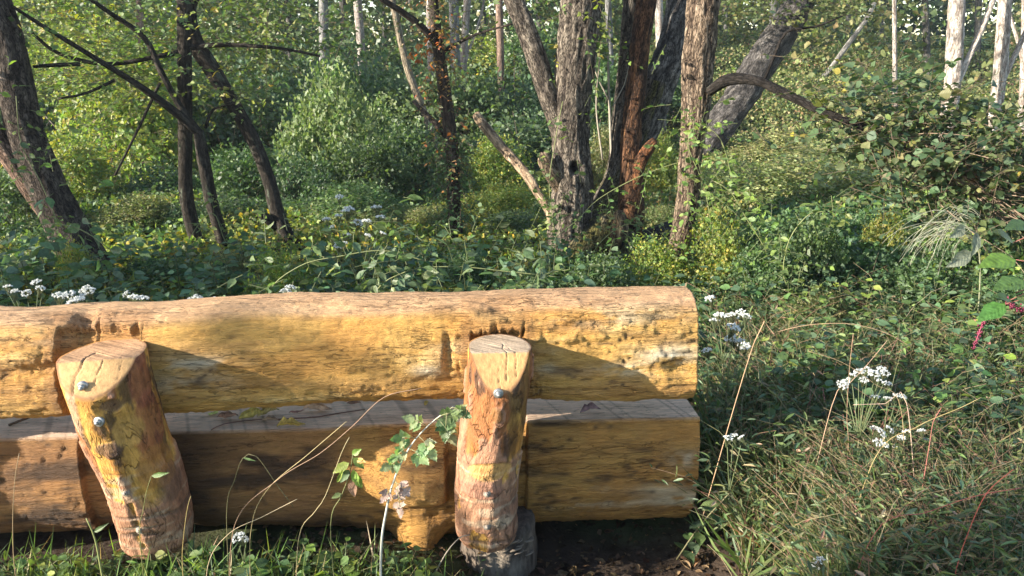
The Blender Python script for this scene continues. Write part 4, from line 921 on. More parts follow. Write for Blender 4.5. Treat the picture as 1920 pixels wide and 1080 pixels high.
# far wood: leaf masses between the far trunks
def far_wood(name, n, Y0, Y1, x0, x1, z1, mix, size, seed, thr, sc=.45):
    r = np.random.default_rng(seed); Y = r.uniform(Y0, Y1, n); x = r.uniform(x0, x1, n)*Y; z0 = gz(x, Y); z = z0+(z1-0)*r.random(n)
    Pn = np.stack([x, Y, z], -1); k = fbm(Pn*sc, 3, seed) > thr; Pn = Pn[k]
    c = pal(mix, len(Pn), .15, r); lc = Leaves(); lc.add(Pn, rdir(len(Pn), r), rdir(len(Pn), r)+UP*.5, size*(.7+.6*r.random(len(Pn))), c, 1.3); return tag(lc.build(name, M['leaf_far'], None), kind='stuff')
far_wood('distant_wood', 60000, 30, 44, -.85, .1, 11, (('green', .4), ('deep', .25), ('olive', .35)), .34, 400, .47, .3)
far_wood('crest_wood', 60000, 34, 46, .1, .85, 8, (('green', .3), ('deep', .65), ('olive', .05)), .34, 403, .44, .3)
far_wood('woodland_understorey', 60000, 17, 28, -.82, .2, 5.5, (('green', .5), ('blue', .2), ('olive', .3)), .17, 401, .50)
far_wood('hillside_understorey', 26000, 17, 28, .15, .85, 2.6, (('olive', .5), ('meadow', .3), ('green', .2)), .15, 402, .52)

# --- shrubs: each is a thing with stems and foliage
def shrub_proto(seed, n, leaf, mix, stemc=(.10, .08, .06), step=.045, tmpl=LEAF2, droop=.3):
    r = np.random.default_rng(seed); lc, tw = Leaves(), Geo()
    k = 13; lobes = nrm(r.normal(size=(k, 3))*np.array([1, 1, .8])+np.array([0, 0, .35]))*.55; lobes[:, 2] = np.abs(lobes[:, 2])+.15; rad = .25+.22*r.random(k)
    i = r.integers(0, k, n); d = rdir(n, r); d[:, 2] = np.abs(d[:, 2])*.9-.15; Pn = lobes[i]+d*rad[i][:, None]*(.55+.5*r.random((n, 1)))
    Pn[:, 2] = np.maximum(Pn[:, 2], .02); sprays(lc, Pn, d+rdir(n, r)*.7, .12+.16*r.random(n), step, leaf, mix, droop, None, r=r, flat=.9)
    for j in range(26):
        a = r.random()*6.28; e = lobes[r.integers(0, k)]+.25*r.normal(size=3); b = np.array([.08*math.cos(a), .08*math.sin(a), 0])
        rows = np.array([[*b, .012], [*(b*.5+e*.5+.05*r.normal(size=3)), .008], [*e, .003]]); limb(tw, rows, .12, 5, col=stemc)
    a = lc.build('foliage', M['leaf'], None, tmpl); b = tw.build('stem', M['stem'], None); out = (a.data, b.data)
    bpy.data.objects.remove(a); bpy.data.objects.remove(b); return out
SHR = {'pale': shrub_proto(1, 1900, .075, (('pale', .75), ('green', .25)), step=.055), 'green': shrub_proto(2, 1800, .085, (('green', .6), ('blue', .25), ('deep', .15)), step=.06),
       'bright': shrub_proto(3, 2000, .07, (('yellow', .25), ('bright', .55), ('olive', .2)), step=.05), 'olive': shrub_proto(4, 2600, .058, (('olive', .5), ('meadow', .45), ('dry', .05)), step=.045),
       'mound': shrub_proto(7, 4200, .05, (('meadow', .85), ('olive', .15)), step=.04),
       'sun': shrub_proto(6, 2100, .07, (('yellow', .4), ('bright', .5), ('meadow', .1)), step=.05),  # yellower, brighter leaves: the sunlit look is put into their colour
       'deep': shrub_proto(5, 1700, .09, (('deep', .6), ('blue', .4)), step=.065)}
cnt = {}
def shrub(kind, u, vt, Y, wpx, label, group=None, hmin=.3):
    q = P(u, vt, Y); z0 = float(gz(q[0], Y)); h = max(hmin, q[2]-z0); w = wpx*pxm(u, vt, Y)/2
    t_ = thing('shrub', label, 'shrub', (q[0], Y, z0-.03), rng.random()*6.28, group)
    for me, nm in zip(SHR[kind], ('foliage', 'stem')):
        c = bpy.data.objects.new(nm, me); link(c); c.parent = t_
    t_.scale = (w, w, h)
    return t_
GS = 'shrubs filling the wood behind the bench'
shrub('pale', 600, 100, 9.5, 230, 'tall shrub with sunlit pale leaves beside the curving dark trunk', GS)
shrub('pale', 690, 170, 10.5, 200, 'pale leaved shrub behind and right of the tallest pale one', GS)
shrub('green', 690, 240, 8.5, 200, 'dense mid green shrub in front of the pale shrubs', GS)
shrub('green', 760, 215, 9.5, 190, 'blue green shrub left of the creeper covered tree', GS)
shrub('pale', 640, 330, 7.4, 240, 'low pale shrub behind the white flowers', GS)
shrub('deep', 570, 260, 8.2, 150, 'dark shrub shaded by the curving trunk', GS)
shrub('sun', 935, 250, 9.0, 150, 'sunlit yellow green shrub between the creeper tree and the old tree', GS)
shrub('sun', 960, 340, 8.0, 170, 'low sunlit yellow leaved shrub under the broken limb', GS)
shrub('sun', 900, 360, 7.6, 130, 'small yellow green shrub just right of the creeper tree', GS)
shrub('deep', 990, 170, 12, 160, 'dark shrub behind the broken limb', GS)
shrub('green', 450, 260, 8.5, 220, 'shaded green shrub between the forked and curving trunks', GS)
shrub('deep', 300, 290, 8.8, 220, 'shaded shrub left of the straight dark trunk', GS)
shrub('olive', 250, 360, 7.2, 190, 'olive shrub behind the leaning tree', GS)
shrub('sun', 200, 40, 10, 330, 'tall bright yellow green shrub right of the leaning tree', GS)
shrub('sun', 130, 240, 8.5, 200, 'bright shrub behind the leaning tree trunk', GS)
shrub('green', 400, 110, 11, 300, 'tall green shrub behind the slim trees', GS)
shrub('green', 20, 300, 7.0, 200, 'green shrub at the left edge', GS)
shrub('olive', 800, 380, 7.2, 120, 'low olive shrub at the foot of the creeper tree', GS)
shrub('olive', 1140, 230, 9, 150, 'olive shrub seen between the two old trees', GS)
shrub('bright', 1235, 240, 9, 120, 'light green shrub between the grey limb and the brown tree', GS)
shrub('green', 1230, 400, 7, 120, 'low green shrub under the dark side limb', GS)
GH = 'shrubs on the sunny slope to the right'
for u, vt, Y, w_, kd, lb in [(1420, 190, 15, 240, 'olive', 'olive and brown shrub on the slope under the arching bough'), (1520, 120, 18, 260, 'green', 'green shrub on the slope left of the dead pole'), (1600, 160, 15, 220, 'olive', 'olive shrub right of the dead pole'),
                             (1480, 245, 10.5, 330, 'mound', 'sunlit rounded bramble mound nearest the brown tree'), (1600, 262, 9, 330, 'mound', 'sunlit rounded bramble mound in the middle of the clearing'), (1520, 268, 7.8, 430, 'mound', 'low rounded bramble mound in front of the others'),
                             (1700, 120, 16, 220, 'green', 'green shrub on the slope left of the white trunks'), (1380, 300, 8.4, 240, 'mound', 'sunlit pale bramble mound directly right of the brown tree'), (1700, 290, 8.2, 260, 'mound', 'pale bramble mound under the leafy drape'), (1820, 175, 13, 200, 'bright', 'light green shrub between the white barked trunks'), (1700, 340, 7, 200, 'green', 'green shrub below the leafy drape'), (1860, 230, 8, 200, 'deep', 'dark shrub behind the leafy drape'),
                             (1400, 60, 24, 200, 'green', 'shrub on the crest right of the brown tree'), (1560, 50, 27, 240, 'deep', 'dark shrub on the crest'), (1760, 60, 24, 260, 'deep', 'dark shrub on the crest behind the white trunks')]:
    shrub(kd, u, vt, Y, w_, lb, GH)
GF = 'leafy growth right behind the bench'
for u, vt, Y, w_, kd, lb in [(1350, 400, 5.0, 190, 'bright', 'bright green shrub at the foot of the brown tree'), (1450, 440, 4.6, 200, 'green', 'green bramble clump right of the brown tree'), (1600, 450, 4.7, 240, 'deep', 'dark bramble clump in front of the mounds'), (1760, 470, 4.4, 220, 'green', 'green bramble clump below the pale grass plume'), (1900, 500, 4.1, 200, 'green', 'green clump at the right edge'),
                             (1560, 540, 4.2, 200, 'olive', 'low mixed clump beside the arched dry stalk')]:
    shrub(kd, u, vt, Y, w_, lb, GF)

used_lb = set(); KW = {'green': 'mid green', 'olive': 'olive', 'pale': 'pale', 'deep': 'dark green', 'bright': 'yellow green', 'sun': 'sunlit yellow', 'mound': 'pale yellowish'}
LANDM = [(30, 'leaning tree'), (345, 'straight dark trunk'), (415, 'forked dark trunk'), (480, 'curving dark trunk'), (608, 'grey far trunk'), (680, 'pinkish pale trunk'), (765, 'bent tan trunk'), (840, 'creeper covered tree'), (940, 'tan broken limb'),
         (1070, 'stout grey tree'), (1180, 'red dead stem'), (1300, 'brown tree'), (1440, 'slanting trunk'), (1580, 'dead grey pole'), (1677, 'thin pale pole of a trunk'), (1780, 'white barked trunk'), (1870, 'second white barked trunk')]
def shrub_row(n, u0, u1, Y0, Y1, v0, v1, w0, w1, kinds, label, group, seed):
    r = np.random.default_rng(seed)
    for k in range(n):
        u = u0+(u1-u0)*(k+.2+.6*r.random())/n; Y = r.uniform(Y0, Y1); kd = kinds[r.integers(0, len(kinds))]; vt = r.uniform(v0, v1); ww = r.uniform(w0, w1)
        lk = min(LANDM, key=lambda q_: abs(q_[0]-u)); side = 'left of' if u < lk[0]-25 else 'right of' if u > lk[0]+25 else 'right behind'
        lb = '%s %s, %s the %s' % (KW[kd], label, side, lk[1])
        while lb in used_lb: lb = lb.replace(' shrub', ' further shrub', 1)
        used_lb.add(lb); shrub(kd, u, vt, Y, ww, lb, group)
shrub_row(15, -60, 1250, 11, 14, 90, 210, 190, 300, ['green', 'deep', 'pale', 'deep', 'green'], 'shrub in the second row of the wood', 'second row of woodland shrubs', 1)  # extra dark kinds here and below: shaded pockets put into leaf colour
shrub_row(13, -60, 1280, 15, 19, 20, 120, 200, 320, ['green', 'deep', 'deep', 'bright'], 'tall shrub in the back row', 'back row of woodland shrubs', 2)
shrub_row(12, 1300, 1960, 17, 24, 70, 170, 120, 220, ['green', 'olive', 'olive', 'deep'], 'rounded shrub high on the slope', 'shrubs high on the slope', 3)
shrub_row(10, 300, 1280, 6.6, 8, 340, 430, 110, 190, ['green', 'olive', 'bright', 'blue' if 0 else 'deep'], 'low shrub near the log bench', 'low shrubs among the trees', 4)
shrub_row(11, -40, 1290, 4.4, 5.6, 440, 520, 100, 190, ['green', 'olive', 'pale', 'sun', 'green', 'bright'], 'small bush close behind the backrest', 'small bushes close behind the backrest', 5)
shrub_row(9, 1380, 1930, 4.6, 6.5, 380, 470, 100, 200, ['mound', 'pale', 'bright', 'mound', 'green'], 'bush right of the bench', 'bushes in the tangle right of the bench', 6)

# --- broad leaved herbs just behind the bench
def herb(lc, tw, x, y, h, size, mix, r, nl=7, z0=None):
    z0 = float(gz(x, y)) if z0 is None else z0
    lean = r.normal(size=2)*.12*h; top = np.array([x+lean[0], y+lean[1], z0+h])
    rows = np.array([[x, y, z0, .004], [x+lean[0]*.4, y+lean[1]*.4, z0+h*.55, .003], [*top, .0018]]); limb(tw, rows, .1, 4, col=(.11, .12, .05))
    for k in range(nl):
        f = .3+.7*(k+1)/nl; b = np.array([x+lean[0]*f**1.5, y+lean[1]*f**1.5, z0+h*f]); a0 = r.random()*6.28
        for s_ in (0, math.pi):
            a = a0+s_+k*1.57; d = np.array([math.cos(a), math.sin(a), .05-.25*r.random()]); sz = size*(1.15-.5*f)*(.8+.4*r.random())
            lc.add((b+d*sz*.35)[None], d[None], (UP+.5*r.normal(size=3))[None], np.array([sz]), pal(mix, 1, .15, r), 1.25)
def herb_field(name, n, pts, hr, size, mix, seed, tmpl=LEAF8):
    r = np.random.default_rng(seed); lc, tw = Leaves(), Geo()
    for k in range(n):
        x, y = pts(r); herb(lc, tw, x, y, r.uniform(*hr), size*(.75+.5*r.random()), mix, r)
    V, Fs, C, T_ = lc.geo(tmpl); tw.add(V, Fs, C, T_); return tag(tw.build(name, M['leaf_thick'], None, False), kind='stuff')
herb_field('leafy_herbs', 400, lambda r: ((lambda y: (r.uniform(-.75*y, .33*y), y))(r.uniform(3.3, 5.6))), (.2, .48), .09, (('blue', .6), ('green', .3), ('pale', .1)), 500)
herb_field('low_herbs', 420, lambda r: ((lambda y: (r.uniform(.36*y, .78*y), y))(r.uniform(2.7, 4.6))), (.14, .46), .07, (('blue', .45), ('green', .4), ('bright', .15)), 501)

# --- grasses: blades, thin stems and narrow leaved stilt grass
def grass(name, n_st, n_bl, pts, hr, seed, mixl, mixs, leaf=.06, bl=.22):
    r = np.random.default_rng(seed); lc, tw = Leaves(), Geo()
    xy = np.array([pts(r) for _ in range(n_st)]); z = gz(xy[:, 0], xy[:, 1]); h = r.uniform(hr[0], hr[1], n_st)
    a = r.random(n_st)*6.28; ln = (.25+.55*r.random(n_st))*h; tt = np.linspace(0, 1, 6)
    Q = np.zeros((n_st, 6, 3)); Q[..., 0] = xy[:, :1]+np.cos(a)[:, None]*ln[:, None]*tt**1.7; Q[..., 1] = xy[:, 1:]+np.sin(a)[:, None]*ln[:, None]*tt**1.7; Q[..., 2] = z[:, None]-.01+h[:, None]*(tt-.28*tt**3)
    cs = pal(mixs, n_st, .15, r)
    g2 = Geo(); tubes(g2, Q, np.linspace(.0014, .0006, 6)[None]*np.ones((n_st, 1)), 3, cap=False)
    tw.add(g2.V[0], g2.F, np.repeat(cs, 18, 0), np.zeros((len(g2.V[0]), 3)))
    for k in range(1, 6):
        m = r.random(n_st) < .85; b = Q[m, k]; d = rdir(m.sum(), r)*np.array([1, 1, .25]); d[:, 2] += .12-.08*k
        lc.add(b, d, UP+.5*r.normal(size=(m.sum(), 3)), leaf*(.6+.7*r.random(m.sum())), pal(mixl, m.sum(), .18, r), .42)
    V, Fs, C, T_ = lc.geo(LEAF8); tw.add(V, Fs, C, T_)
    lb = Leaves(); xy = np.array([pts(r) for _ in range(n_bl)]); b = np.stack([xy[:, 0], xy[:, 1], gz(xy[:, 0], xy[:, 1])-.01], -1); d = rdir(n_bl, r)*np.array([.7, .7, .2])+UP*.8
    lb.add(b, d, rdir(n_bl, r)*np.array([1, 1, 0]), bl*(.5+.9*r.random(n_bl)), pal(mixl, n_bl, .2, r), .32); V, Fs, C, T_ = lb.geo(BLADE); tw.add(V, Fs, C, T_)
    return tag(tw.build(name, M['grass'], None, False), kind='stuff')
def reg_right(r):
    y = 1.75*(4.8/1.75)**r.random(); x = r.uniform(.27*y if y > 2.55 else (.34*y if y > 2.3 else .48*y), .8*y); return x, y
grass('stilt_grass', 7000, 14000, reg_right, (.2, .58), 510, (('green', .55), ('blue', .2), ('olive', .17), ('straw', .08)), (('straw', .65), ('green', .35)), .04, .3)
def reg_front(r):
    y = 1.65*(2.2/1.65)**r.random(); x = r.uniform(-.85*y, -.12*y if r.random() < .8 else -.02); return x, y
grass('front_grass', 1500, 2600, reg_front, (.04, .16), 511, (('green', .5), ('bright', .4), ('straw', .1)), (('straw', .5), ('olive', .5)), .045, .15)
def reg_fr(r):
    y = r.uniform(1.6, 2.15); x = r.uniform(.42*y, .8*y); return x, y
herb_field('front_herbs', 130, reg_front, (.04, .14), .055, (('bright', .4), ('green', .6)), 512)
herb_field('corner_herbs', 120, reg_fr, (.08, .2), .055, (('bright', .3), ('green', .7)), 513)
def reg_back(r):
    y = r.uniform(3.1, 3.6); return r.uniform(-.8*y, .45*y), y

r = np.random.default_rng(88); tw = Geo(); n = 200; yy = 1.85*(4.4/1.85)**r.random(n); xx = r.uniform(.32, .8, n)*yy; h = r.uniform(.3, .7, n); a = r.random(n)*6.28; b0 = np.stack([xx, yy, gz(xx, yy)], -1); tt = np.linspace(0, 1, 6)
Q = b0[:, None]+np.stack([(np.cos(a)*h*.45)[:, None]*tt**2, (np.sin(a)*h*.3)[:, None]*tt**2, h[:, None]*(tt-.25*tt**3)], -1); g2 = Geo(); tubes(g2, Q, np.linspace(.0014, .0007, 6)[None]*np.ones((n, 1)), 3, cap=False)
tw.add(g2.V[0], g2.F, np.repeat(pal((('straw', 1),), n, .2, r), 18, 0), np.zeros((len(g2.V[0]), 3))); tag(tw.build('straw_stems', M['stem'], None), kind='stuff')

# --- white flowering plants
def head_mesh(seed):
    r = np.random.default_rng(seed); lc = Leaves(); n = 30; a = r.random(n)*6.28; rr = .022*np.sqrt(r.random(n)); c = np.stack([rr*np.cos(a), rr*np.sin(a), .008*(1-(rr/.022)**2)+.002*r.normal(size=n)], -1)
    for k in range(7):
        d = rdir(n, r)+UP*.8; lc.add(c, d, rdir(n, r), .0062, np.array([.78, .80, .78])*(.85+.15*r.random((n, 1))), 1.3)
    tw = Geo(); Q = np.stack([np.stack([c*0+np.array([0, 0, -.045]), c*.5+np.array([0, 0, -.02]), c], 1)])[0]; tubes(tw, Q, np.array([[.0008, .0006, .0005]])*np.ones((n, 1)), 3, (.13, .15, .07), cap=False)
    V, Fs, C, T_ = lc.geo(LEAF2); tw.add(V, Fs, C, T_); o = tw.build('flower_head', M['petal'], None, False); me = o.data; bpy.data.objects.remove(o); return me
HEADS = [head_mesh(s_) for s_ in (1, 2, 3)]
def flower_plant(label, heads, Y, seed, group='white flowering plants', sc=1.0, h=None, leafy=True):
    r = np.random.default_rng(seed); pts = np.array([P(u, v, Y+.12*r.normal()) for u, v in heads]); c = pts.mean(0); bx = c[0]+.05*r.normal(); z0 = float(gz(bx, Y))
    t_ = thing('white_flower_plant', label, 'flower', (bx, Y, z0), 0, group); o = np.array([bx, Y, z0]); tw, lc = Geo(), Leaves(); fork = np.array([c[0], c[1], max(z0+.06, z0+(c[2]-z0)*.6)])
    limb(tw, np.array([[bx, Y, z0, .003], [*(fork*.5+o*.5+.01*r.normal(size=3)), .0028], [*fork, .0024]]), .05, 5, col=(.14, .13, .07))
    for k, q in enumerate(pts):
        limb(tw, np.array([[*fork, .002], [*(fork*.5+q*.5+np.array([0, 0, -.015])), .0017], [*(q-UP*.04*sc), .0012]]), .05, 4, col=(.12, .15, .07))
        hd = bpy.data.objects.new('flower_head', HEADS[(seed+k) % 3]); link(hd); hd.parent = t_; hd.location = q-o; s_ = sc*(.8+.4*r.random()); hd.scale = (s_, s_, s_); hd.rotation_euler = (.3*r.normal(), .3*r.normal(), r.random()*6)
    if leafy:
        for k in range(6):
            f = .15+.14*k; b = o*(1-f)+fork*f; a = r.random()*6.28
            for s_ in (0, math.pi):
                d = np.array([math.cos(a+s_), math.sin(a+s_), -.1]); lc.add(b[None], d[None], (UP+.2*r.normal(size=3))[None], np.array([.07]), pal((('blue', .5), ('green', .5)), 1, .1, r), 1.1)
        lc.build('leaf_pairs', M['leaf_thick'], t_, LEAF8, org=o)
    tw.build('stem', M['stem'], t_, org=o)
flower_plant('white flower plant at the far left behind the bench', [(15, 538), (28, 548), (75, 541), (50, 550), (68, 530)], 3.3, 1)
flower_plant('white flower plant with big round heads in front of the leaning tree', [(112, 556), (128, 553), (150, 560), (143, 566), (160, 543), (168, 546)], 3.15, 2, sc=1.25)
flower_plant('white flower plant showing over the log right of the leaning tree', [(238, 552), (252, 558), (268, 561)], 3.15, 3)
flower_plant('two white heads resting just above the dip in the log', [(372, 559), (400, 564), (360, 563)], 3.05, 4, sc=1.1)
flower_plant('white flower plant above the middle of the log', [(545, 540), (535, 547)], 3.2, 5)
flower_plant('tall plant with the brightest white heads in the wood left of the creeper tree', [(705, 390), (672, 418), (688, 416), (714, 408), (655, 392)], 4.7, 6, sc=1.35)
flower_plant('tall white flower plant beside the brightest one, its heads lower left', [(635, 405), (612, 412), (622, 428), (648, 396), (636, 370), (650, 440)], 4.8, 7, sc=1.2)
flower_plant('low white flower plant below the brightest heads', [(690, 442), (718, 438), (645, 457), (635, 460)], 4.5, 8, sc=1.1)
flower_plant('white flower plant close beside the right end of the backrest log', [(1330, 561), (1350, 592), (1368, 592), (1388, 590), (1340, 602), (1400, 594)], 3.2, 9)
flower_plant('white flower plant drooping beside the log end, below its neighbour', [(1376, 615), (1370, 634), (1385, 640), (1395, 650), (1325, 658)], 3.0, 10)
flower_plant('white flower plant with the widest bright heads in the open grass', [(1612, 698), (1628, 694), (1588, 715), (1580, 722), (1652, 692), (1660, 700), (1663, 720), (1620, 712), (1600, 704), (1640, 702), (1648, 715)], 2.45, 11, sc=.78)
flower_plant('small white heads just below the widest ones', [(1640, 745), (1680, 742), (1692, 744), (1665, 748)], 2.45, 12, sc=.65)
flower_plant('white flower plant in the shaded grass below the widest heads', [(1640, 803), (1652, 812), (1668, 806), (1660, 835), (1680, 838), (1700, 810), (1735, 825), (1728, 808), (1645, 828), (1690, 822)], 2.35, 13, sc=.62)
flower_plant('lone white head in dark grass right of the seat log', [(1375, 818), (1390, 821), (1365, 822)], 2.45, 14, sc=.7)
flower_plant('white head near the bottom edge right of the bench', [(1536, 1052), (1530, 1062)], 2.0, 15, sc=.7)
flower_plant('white head in the grass between the posts', [(447, 1008), (458, 1012)], 2.1, 16, sc=.75)

# --- single stalks, weeds
def stalk(name, label, cat, rows_px, Y, col, seed, leaves=(), mat='stem', r0=.0011, group=None):
    rows = []
    n = len(rows_px)
    for k, p_ in enumerate(rows_px):
        Yk = p_[2] if len(p_) > 2 else Y; q = P(p_[0], p_[1], Yk); rows.append([*q, r0*(1-.6*k/n)])
    rows = np.array(rows); g0 = float(gz(rows[0][0], rows[0][1])); b = rows[0].copy(); b[2] = g0-.01
    dxy = nrm((rows[1]-rows[0])[:3])*max(0, rows[0][2]-g0)*.22; b[:2] -= dxy[:2]; b[2] = float(gz(b[0], b[1]))-.01
    if rows[0][2] > g0+.02: rows = np.vstack([[b], rows])
    o = rows[0][:3].copy(); t_ = thing(name, label, cat, o, 0, group); tw = Geo(); limb(tw, rows, .02, 6, col=col); tw.build('stem', M[mat], t_, org=o)
    for (u, v, Yl, du, dv, size, mix, w_) in leaves:
        q = P(u, v, Yl); e = P(u+du, v+dv, Yl-.01); lc = Leaves(); lc.add(q[None], (e-q)[None], np.array([[.2, -.9, .45]]), np.array([size]), pal(mix, 1, .05, np.random.default_rng(seed)), w_); lc.build('leaf', M['leaf'], t_, LEAF8, org=o)
    return t_
GG_ = 'thin grass stalks in front of the bench'
stalk('grass_stalk', 'grass stalk with one bright leaf blade in front of the left post', 'grass', [(262, 1000), (268, 960), (275, 920), (284, 893)], 2.02, (.16, .17, .06), 1, [(284, 893, 2.02, 40, -8, .058, (('bright', 1),), .45)], group=GG_)
stalk('grass_stalk', 'grass stalk with a drooping leaf left of the left post foot', 'grass', [(190, 1070), (178, 1010), (162, 972)], 1.95, (.20, .22, .08), 2, [(176, 998, 1.95, 35, -22, .06, (('green', 1),), .4)], r0=.003, group=GG_)
stalk('grass_stalk', 'long tan stalk slanting up across the seat log left of the weed', 'grass', [(440, 985), (520, 900), (600, 850), (660, 800), (720, 745), (790, 728)], 1.98, (.30, .19, .12), 3, group=GG_)
stalk('grass_stalk', 'long straw stalk crossing the seat log between the posts', 'grass', [(470, 1000), (500, 920), (580, 850), (650, 790)], 2.0, (.34, .27, .13), 4, group=GG_)
stalk('grass_stalk', 'thin dark stalk arching at the middle of the seat log', 'grass', [(425, 960), (440, 900), (455, 860), (480, 855), (520, 910), (550, 950)], 2.02, (.12, .11, .05), 5, [(455, 858, 2.02, 45, 12, .04, (('green', 1),), .3)], r0=.0012, group=GG_)
stalk('grass_stalk', 'straight thin stalk at the far left of the seat log', 'grass', [(28, 1070), (24, 980), (28, 900), (36, 850)], 1.95, (.28, .20, .11), 6, r0=.0012, group=GG_)
stalk('grass_stalk', 'stalk with a seed tip just right of the left post foot', 'grass', [(342, 1060), (345, 1000), (352, 950), (358, 930)], 2.0, (.34, .26, .10), 7, group=GG_)
stalk('grass_stalk', 'tan stalk leaning right over the shaded lower seat log', 'grass', [(390, 1060), (430, 1000), (490, 970), (557, 936)], 1.97, (.42, .33, .2), 8, group=GG_)
stalk('grass_stalk', 'stalk rising steeply left of the burl', 'grass', [(560, 1010), (590, 960), (610, 930), (640, 850), (655, 820)], 1.97, (.36, .30, .16), 9, [(632, 905, 1.97, 18, -40, .05, (('bright', 1),), .4)], group=GG_)
for k, (lab, pts_, Y, col, rr) in enumerate([
        ('longest arching dry stalk over the flowers in the open grass', [(1415, 640), (1450, 625), (1500, 612), (1545, 607), (1600, 608), (1660, 624), (1708, 650)], 2.45, (.42, .28, .17), .003),
        ('dry stalk crossing below the arching one', [(1560, 760), (1590, 722), (1625, 685), (1664, 638)], 2.4, (.40, .27, .18), .0025),
        ('short dry stalk pointing left in the open grass', [(1690, 770), (1640, 720), (1580, 680), (1515, 658)], 2.4, (.38, .28, .15), .0022),
        ('flat pinkish stalk lying across the grass', [(1700, 756), (1660, 757), (1600, 759)], 2.35, (.50, .36, .27), .003),
        ('reddish stalk near the right side', [(1740, 850), (1745, 820), (1750, 790), (1765, 765)], 2.2, (.38, .15, .12), .0025),
        ('straw stalk leaning right near the right side', [(1640, 860), (1720, 800), (1800, 765), (1840, 745)], 2.2, (.42, .33, .15), .002),
        ('upright thin stalk beside the open flowers', [(1590, 850), (1588, 780), (1592, 700), (1600, 625)], 2.45, (.34, .22, .14), .0015),
        ('pale stalk near the lower right corner', [(1675, 945), (1700, 935), (1725, 922), (1740, 915)], 1.9, (.55, .45, .25), .002),
        ('red stalk with curved tip in the lower right corner', [(1790, 1080), (1815, 1000), (1850, 925), (1900, 880)], 1.8, (.38, .09, .07), .002),
        ('long red stalk crossing the lower right corner', [(1640, 1000), (1740, 960), (1830, 930), (1915, 915)], 1.85, (.34, .10, .08), .0016)]):
    stalk('dry_stalk', lab, 'grass', pts_, Y, col, 40+k, r0=rr*.5, group='dry stalks in the grass to the right')
# pink smartweed sprays
tw = Geo(); r = np.random.default_rng(44); rows_ = []
for k in range(46):
    y = r.uniform(2.5, 3.3); x = r.uniform(.43*y, .56*y); z = float(gz(x, y)); h = r.uniform(.2, .42); e = np.array([x+.15*r.normal(), y+.08*r.normal(), z+h]); limb(tw, np.array([[x, y, z, .001], [*((e+[x, y, z])/2+.02*r.normal(size=3)), .001], [*e, .0008]]), .06, 3, col=(.34, .13, .12))
tag(tw.build('red_stems', M['stem'], None), kind='stuff')

# the pale weed with toothed leaves in front of the right post
def weed():
    Y = 2.02; rows = np.array([[*P(u, v, Y), w_] for u, v, w_ in [(714, 1078, .0038), (716, 1010, .0036), (724, 960, .0034), (734, 915, .003), (752, 868, .0026), (778, 825, .0022), (812, 790, .0018), (850, 762, .0012)]])
    b = rows[0].copy(); b[2] = float(gz(b[0], b[1]))-.01; rows = np.vstack([b, rows]); o = b[:3].copy()
    t_ = thing('toothed_weed', 'tall weed with pale stem and toothed leaves in front of the right bench post', 'weed', o); tw = Geo(); limb(tw, rows, .015, 8, col=(.42, .42, .36))
    r = np.random.default_rng(9); first = {}
    def leaf(u, v, du, dv, px, kind, w_=1.0, dy=0., nz=.5):
        nonlocal tw
        q = P(u, v, Y+dy); e = P(u+du, v+dv, Y+dy-.02*abs(r.normal())); L = px*pxm(u, v, Y); lc = Leaves()
        c = {'g': pal((('pale', .6), ('green', .4)), 1, .12, r), 'l': pal((('pale', 1),), 1, .1, r)*1.35, 'w': np.array([[.40, .30, .25]])*(.85+.3*r.random())}[kind]
        N = np.array([[.25*r.normal(), -.75, nz+.2*r.normal()]]); lc.add(q[None], (e-q)[None], N, np.array([L]), c, w_)
        V, Fs, C, T_ = lc.geo(LEAFT)
        if kind == 'w':
            V = V+.006*(vn(V*90, 4)[:, None]-.5)*np.array([1, 1, 1])*2
        ob = mesh_obj('leaf', V-o, Fs, M['leaf'] if kind != 'w' else M['dry'], t_, C, T_, False)
    def comp(u, v, du, dv, kind, px):
        """a compound leaf: end leaflet and two side pairs"""
        n_ = math.hypot(du, dv); ux, uy = du/n_, dv/n_; L = n_
        limb(tw, np.array([[*P(u, v, Y), .0012], [*P(u+du*.5, v+dv*.5-3, Y-.015), .001], [*P(u+du, v+dv, Y-.02), .0008]]), .02, 4, col=(.25, .24, .12))
        leaf(u+du, v+dv, ux*20, uy*20+5, px*.7, kind, 1.0)
        for f, s_ in ((.55, 1), (.55, -1), (.85, 1), (.85, -1)):
            leaf(u+du*f, v+dv*f, (ux*.4-uy*s_)*20, (uy*.4+ux*s_)*20+6, px*.58, kind, .95)
    comp(815, 788, 30, -14, 'g', 42); comp(800, 800, -22, -12, 'l', 38); comp(845, 765, 18, 6, 'g', 40); comp(838, 770, -2, 30, 'g', 46); comp(820, 785, 22, 28, 'g', 40)
    comp(780, 823, -26, -2, 'l', 38); comp(785, 818, 18, 22, 'l', 44); comp(768, 842, 20, 14, 'l', 40); comp(758, 862, -24, 8, 'l', 38); comp(770, 838, -24, 14, 'l', 34)
    comp(740, 905, 14, 10, 'w', 32); comp(735, 915, -10, 12, 'w', 30); comp(742, 900, 8, 50, 'w', 34)
    tw.build('stem', M['stem'], t_, org=o)
weed()
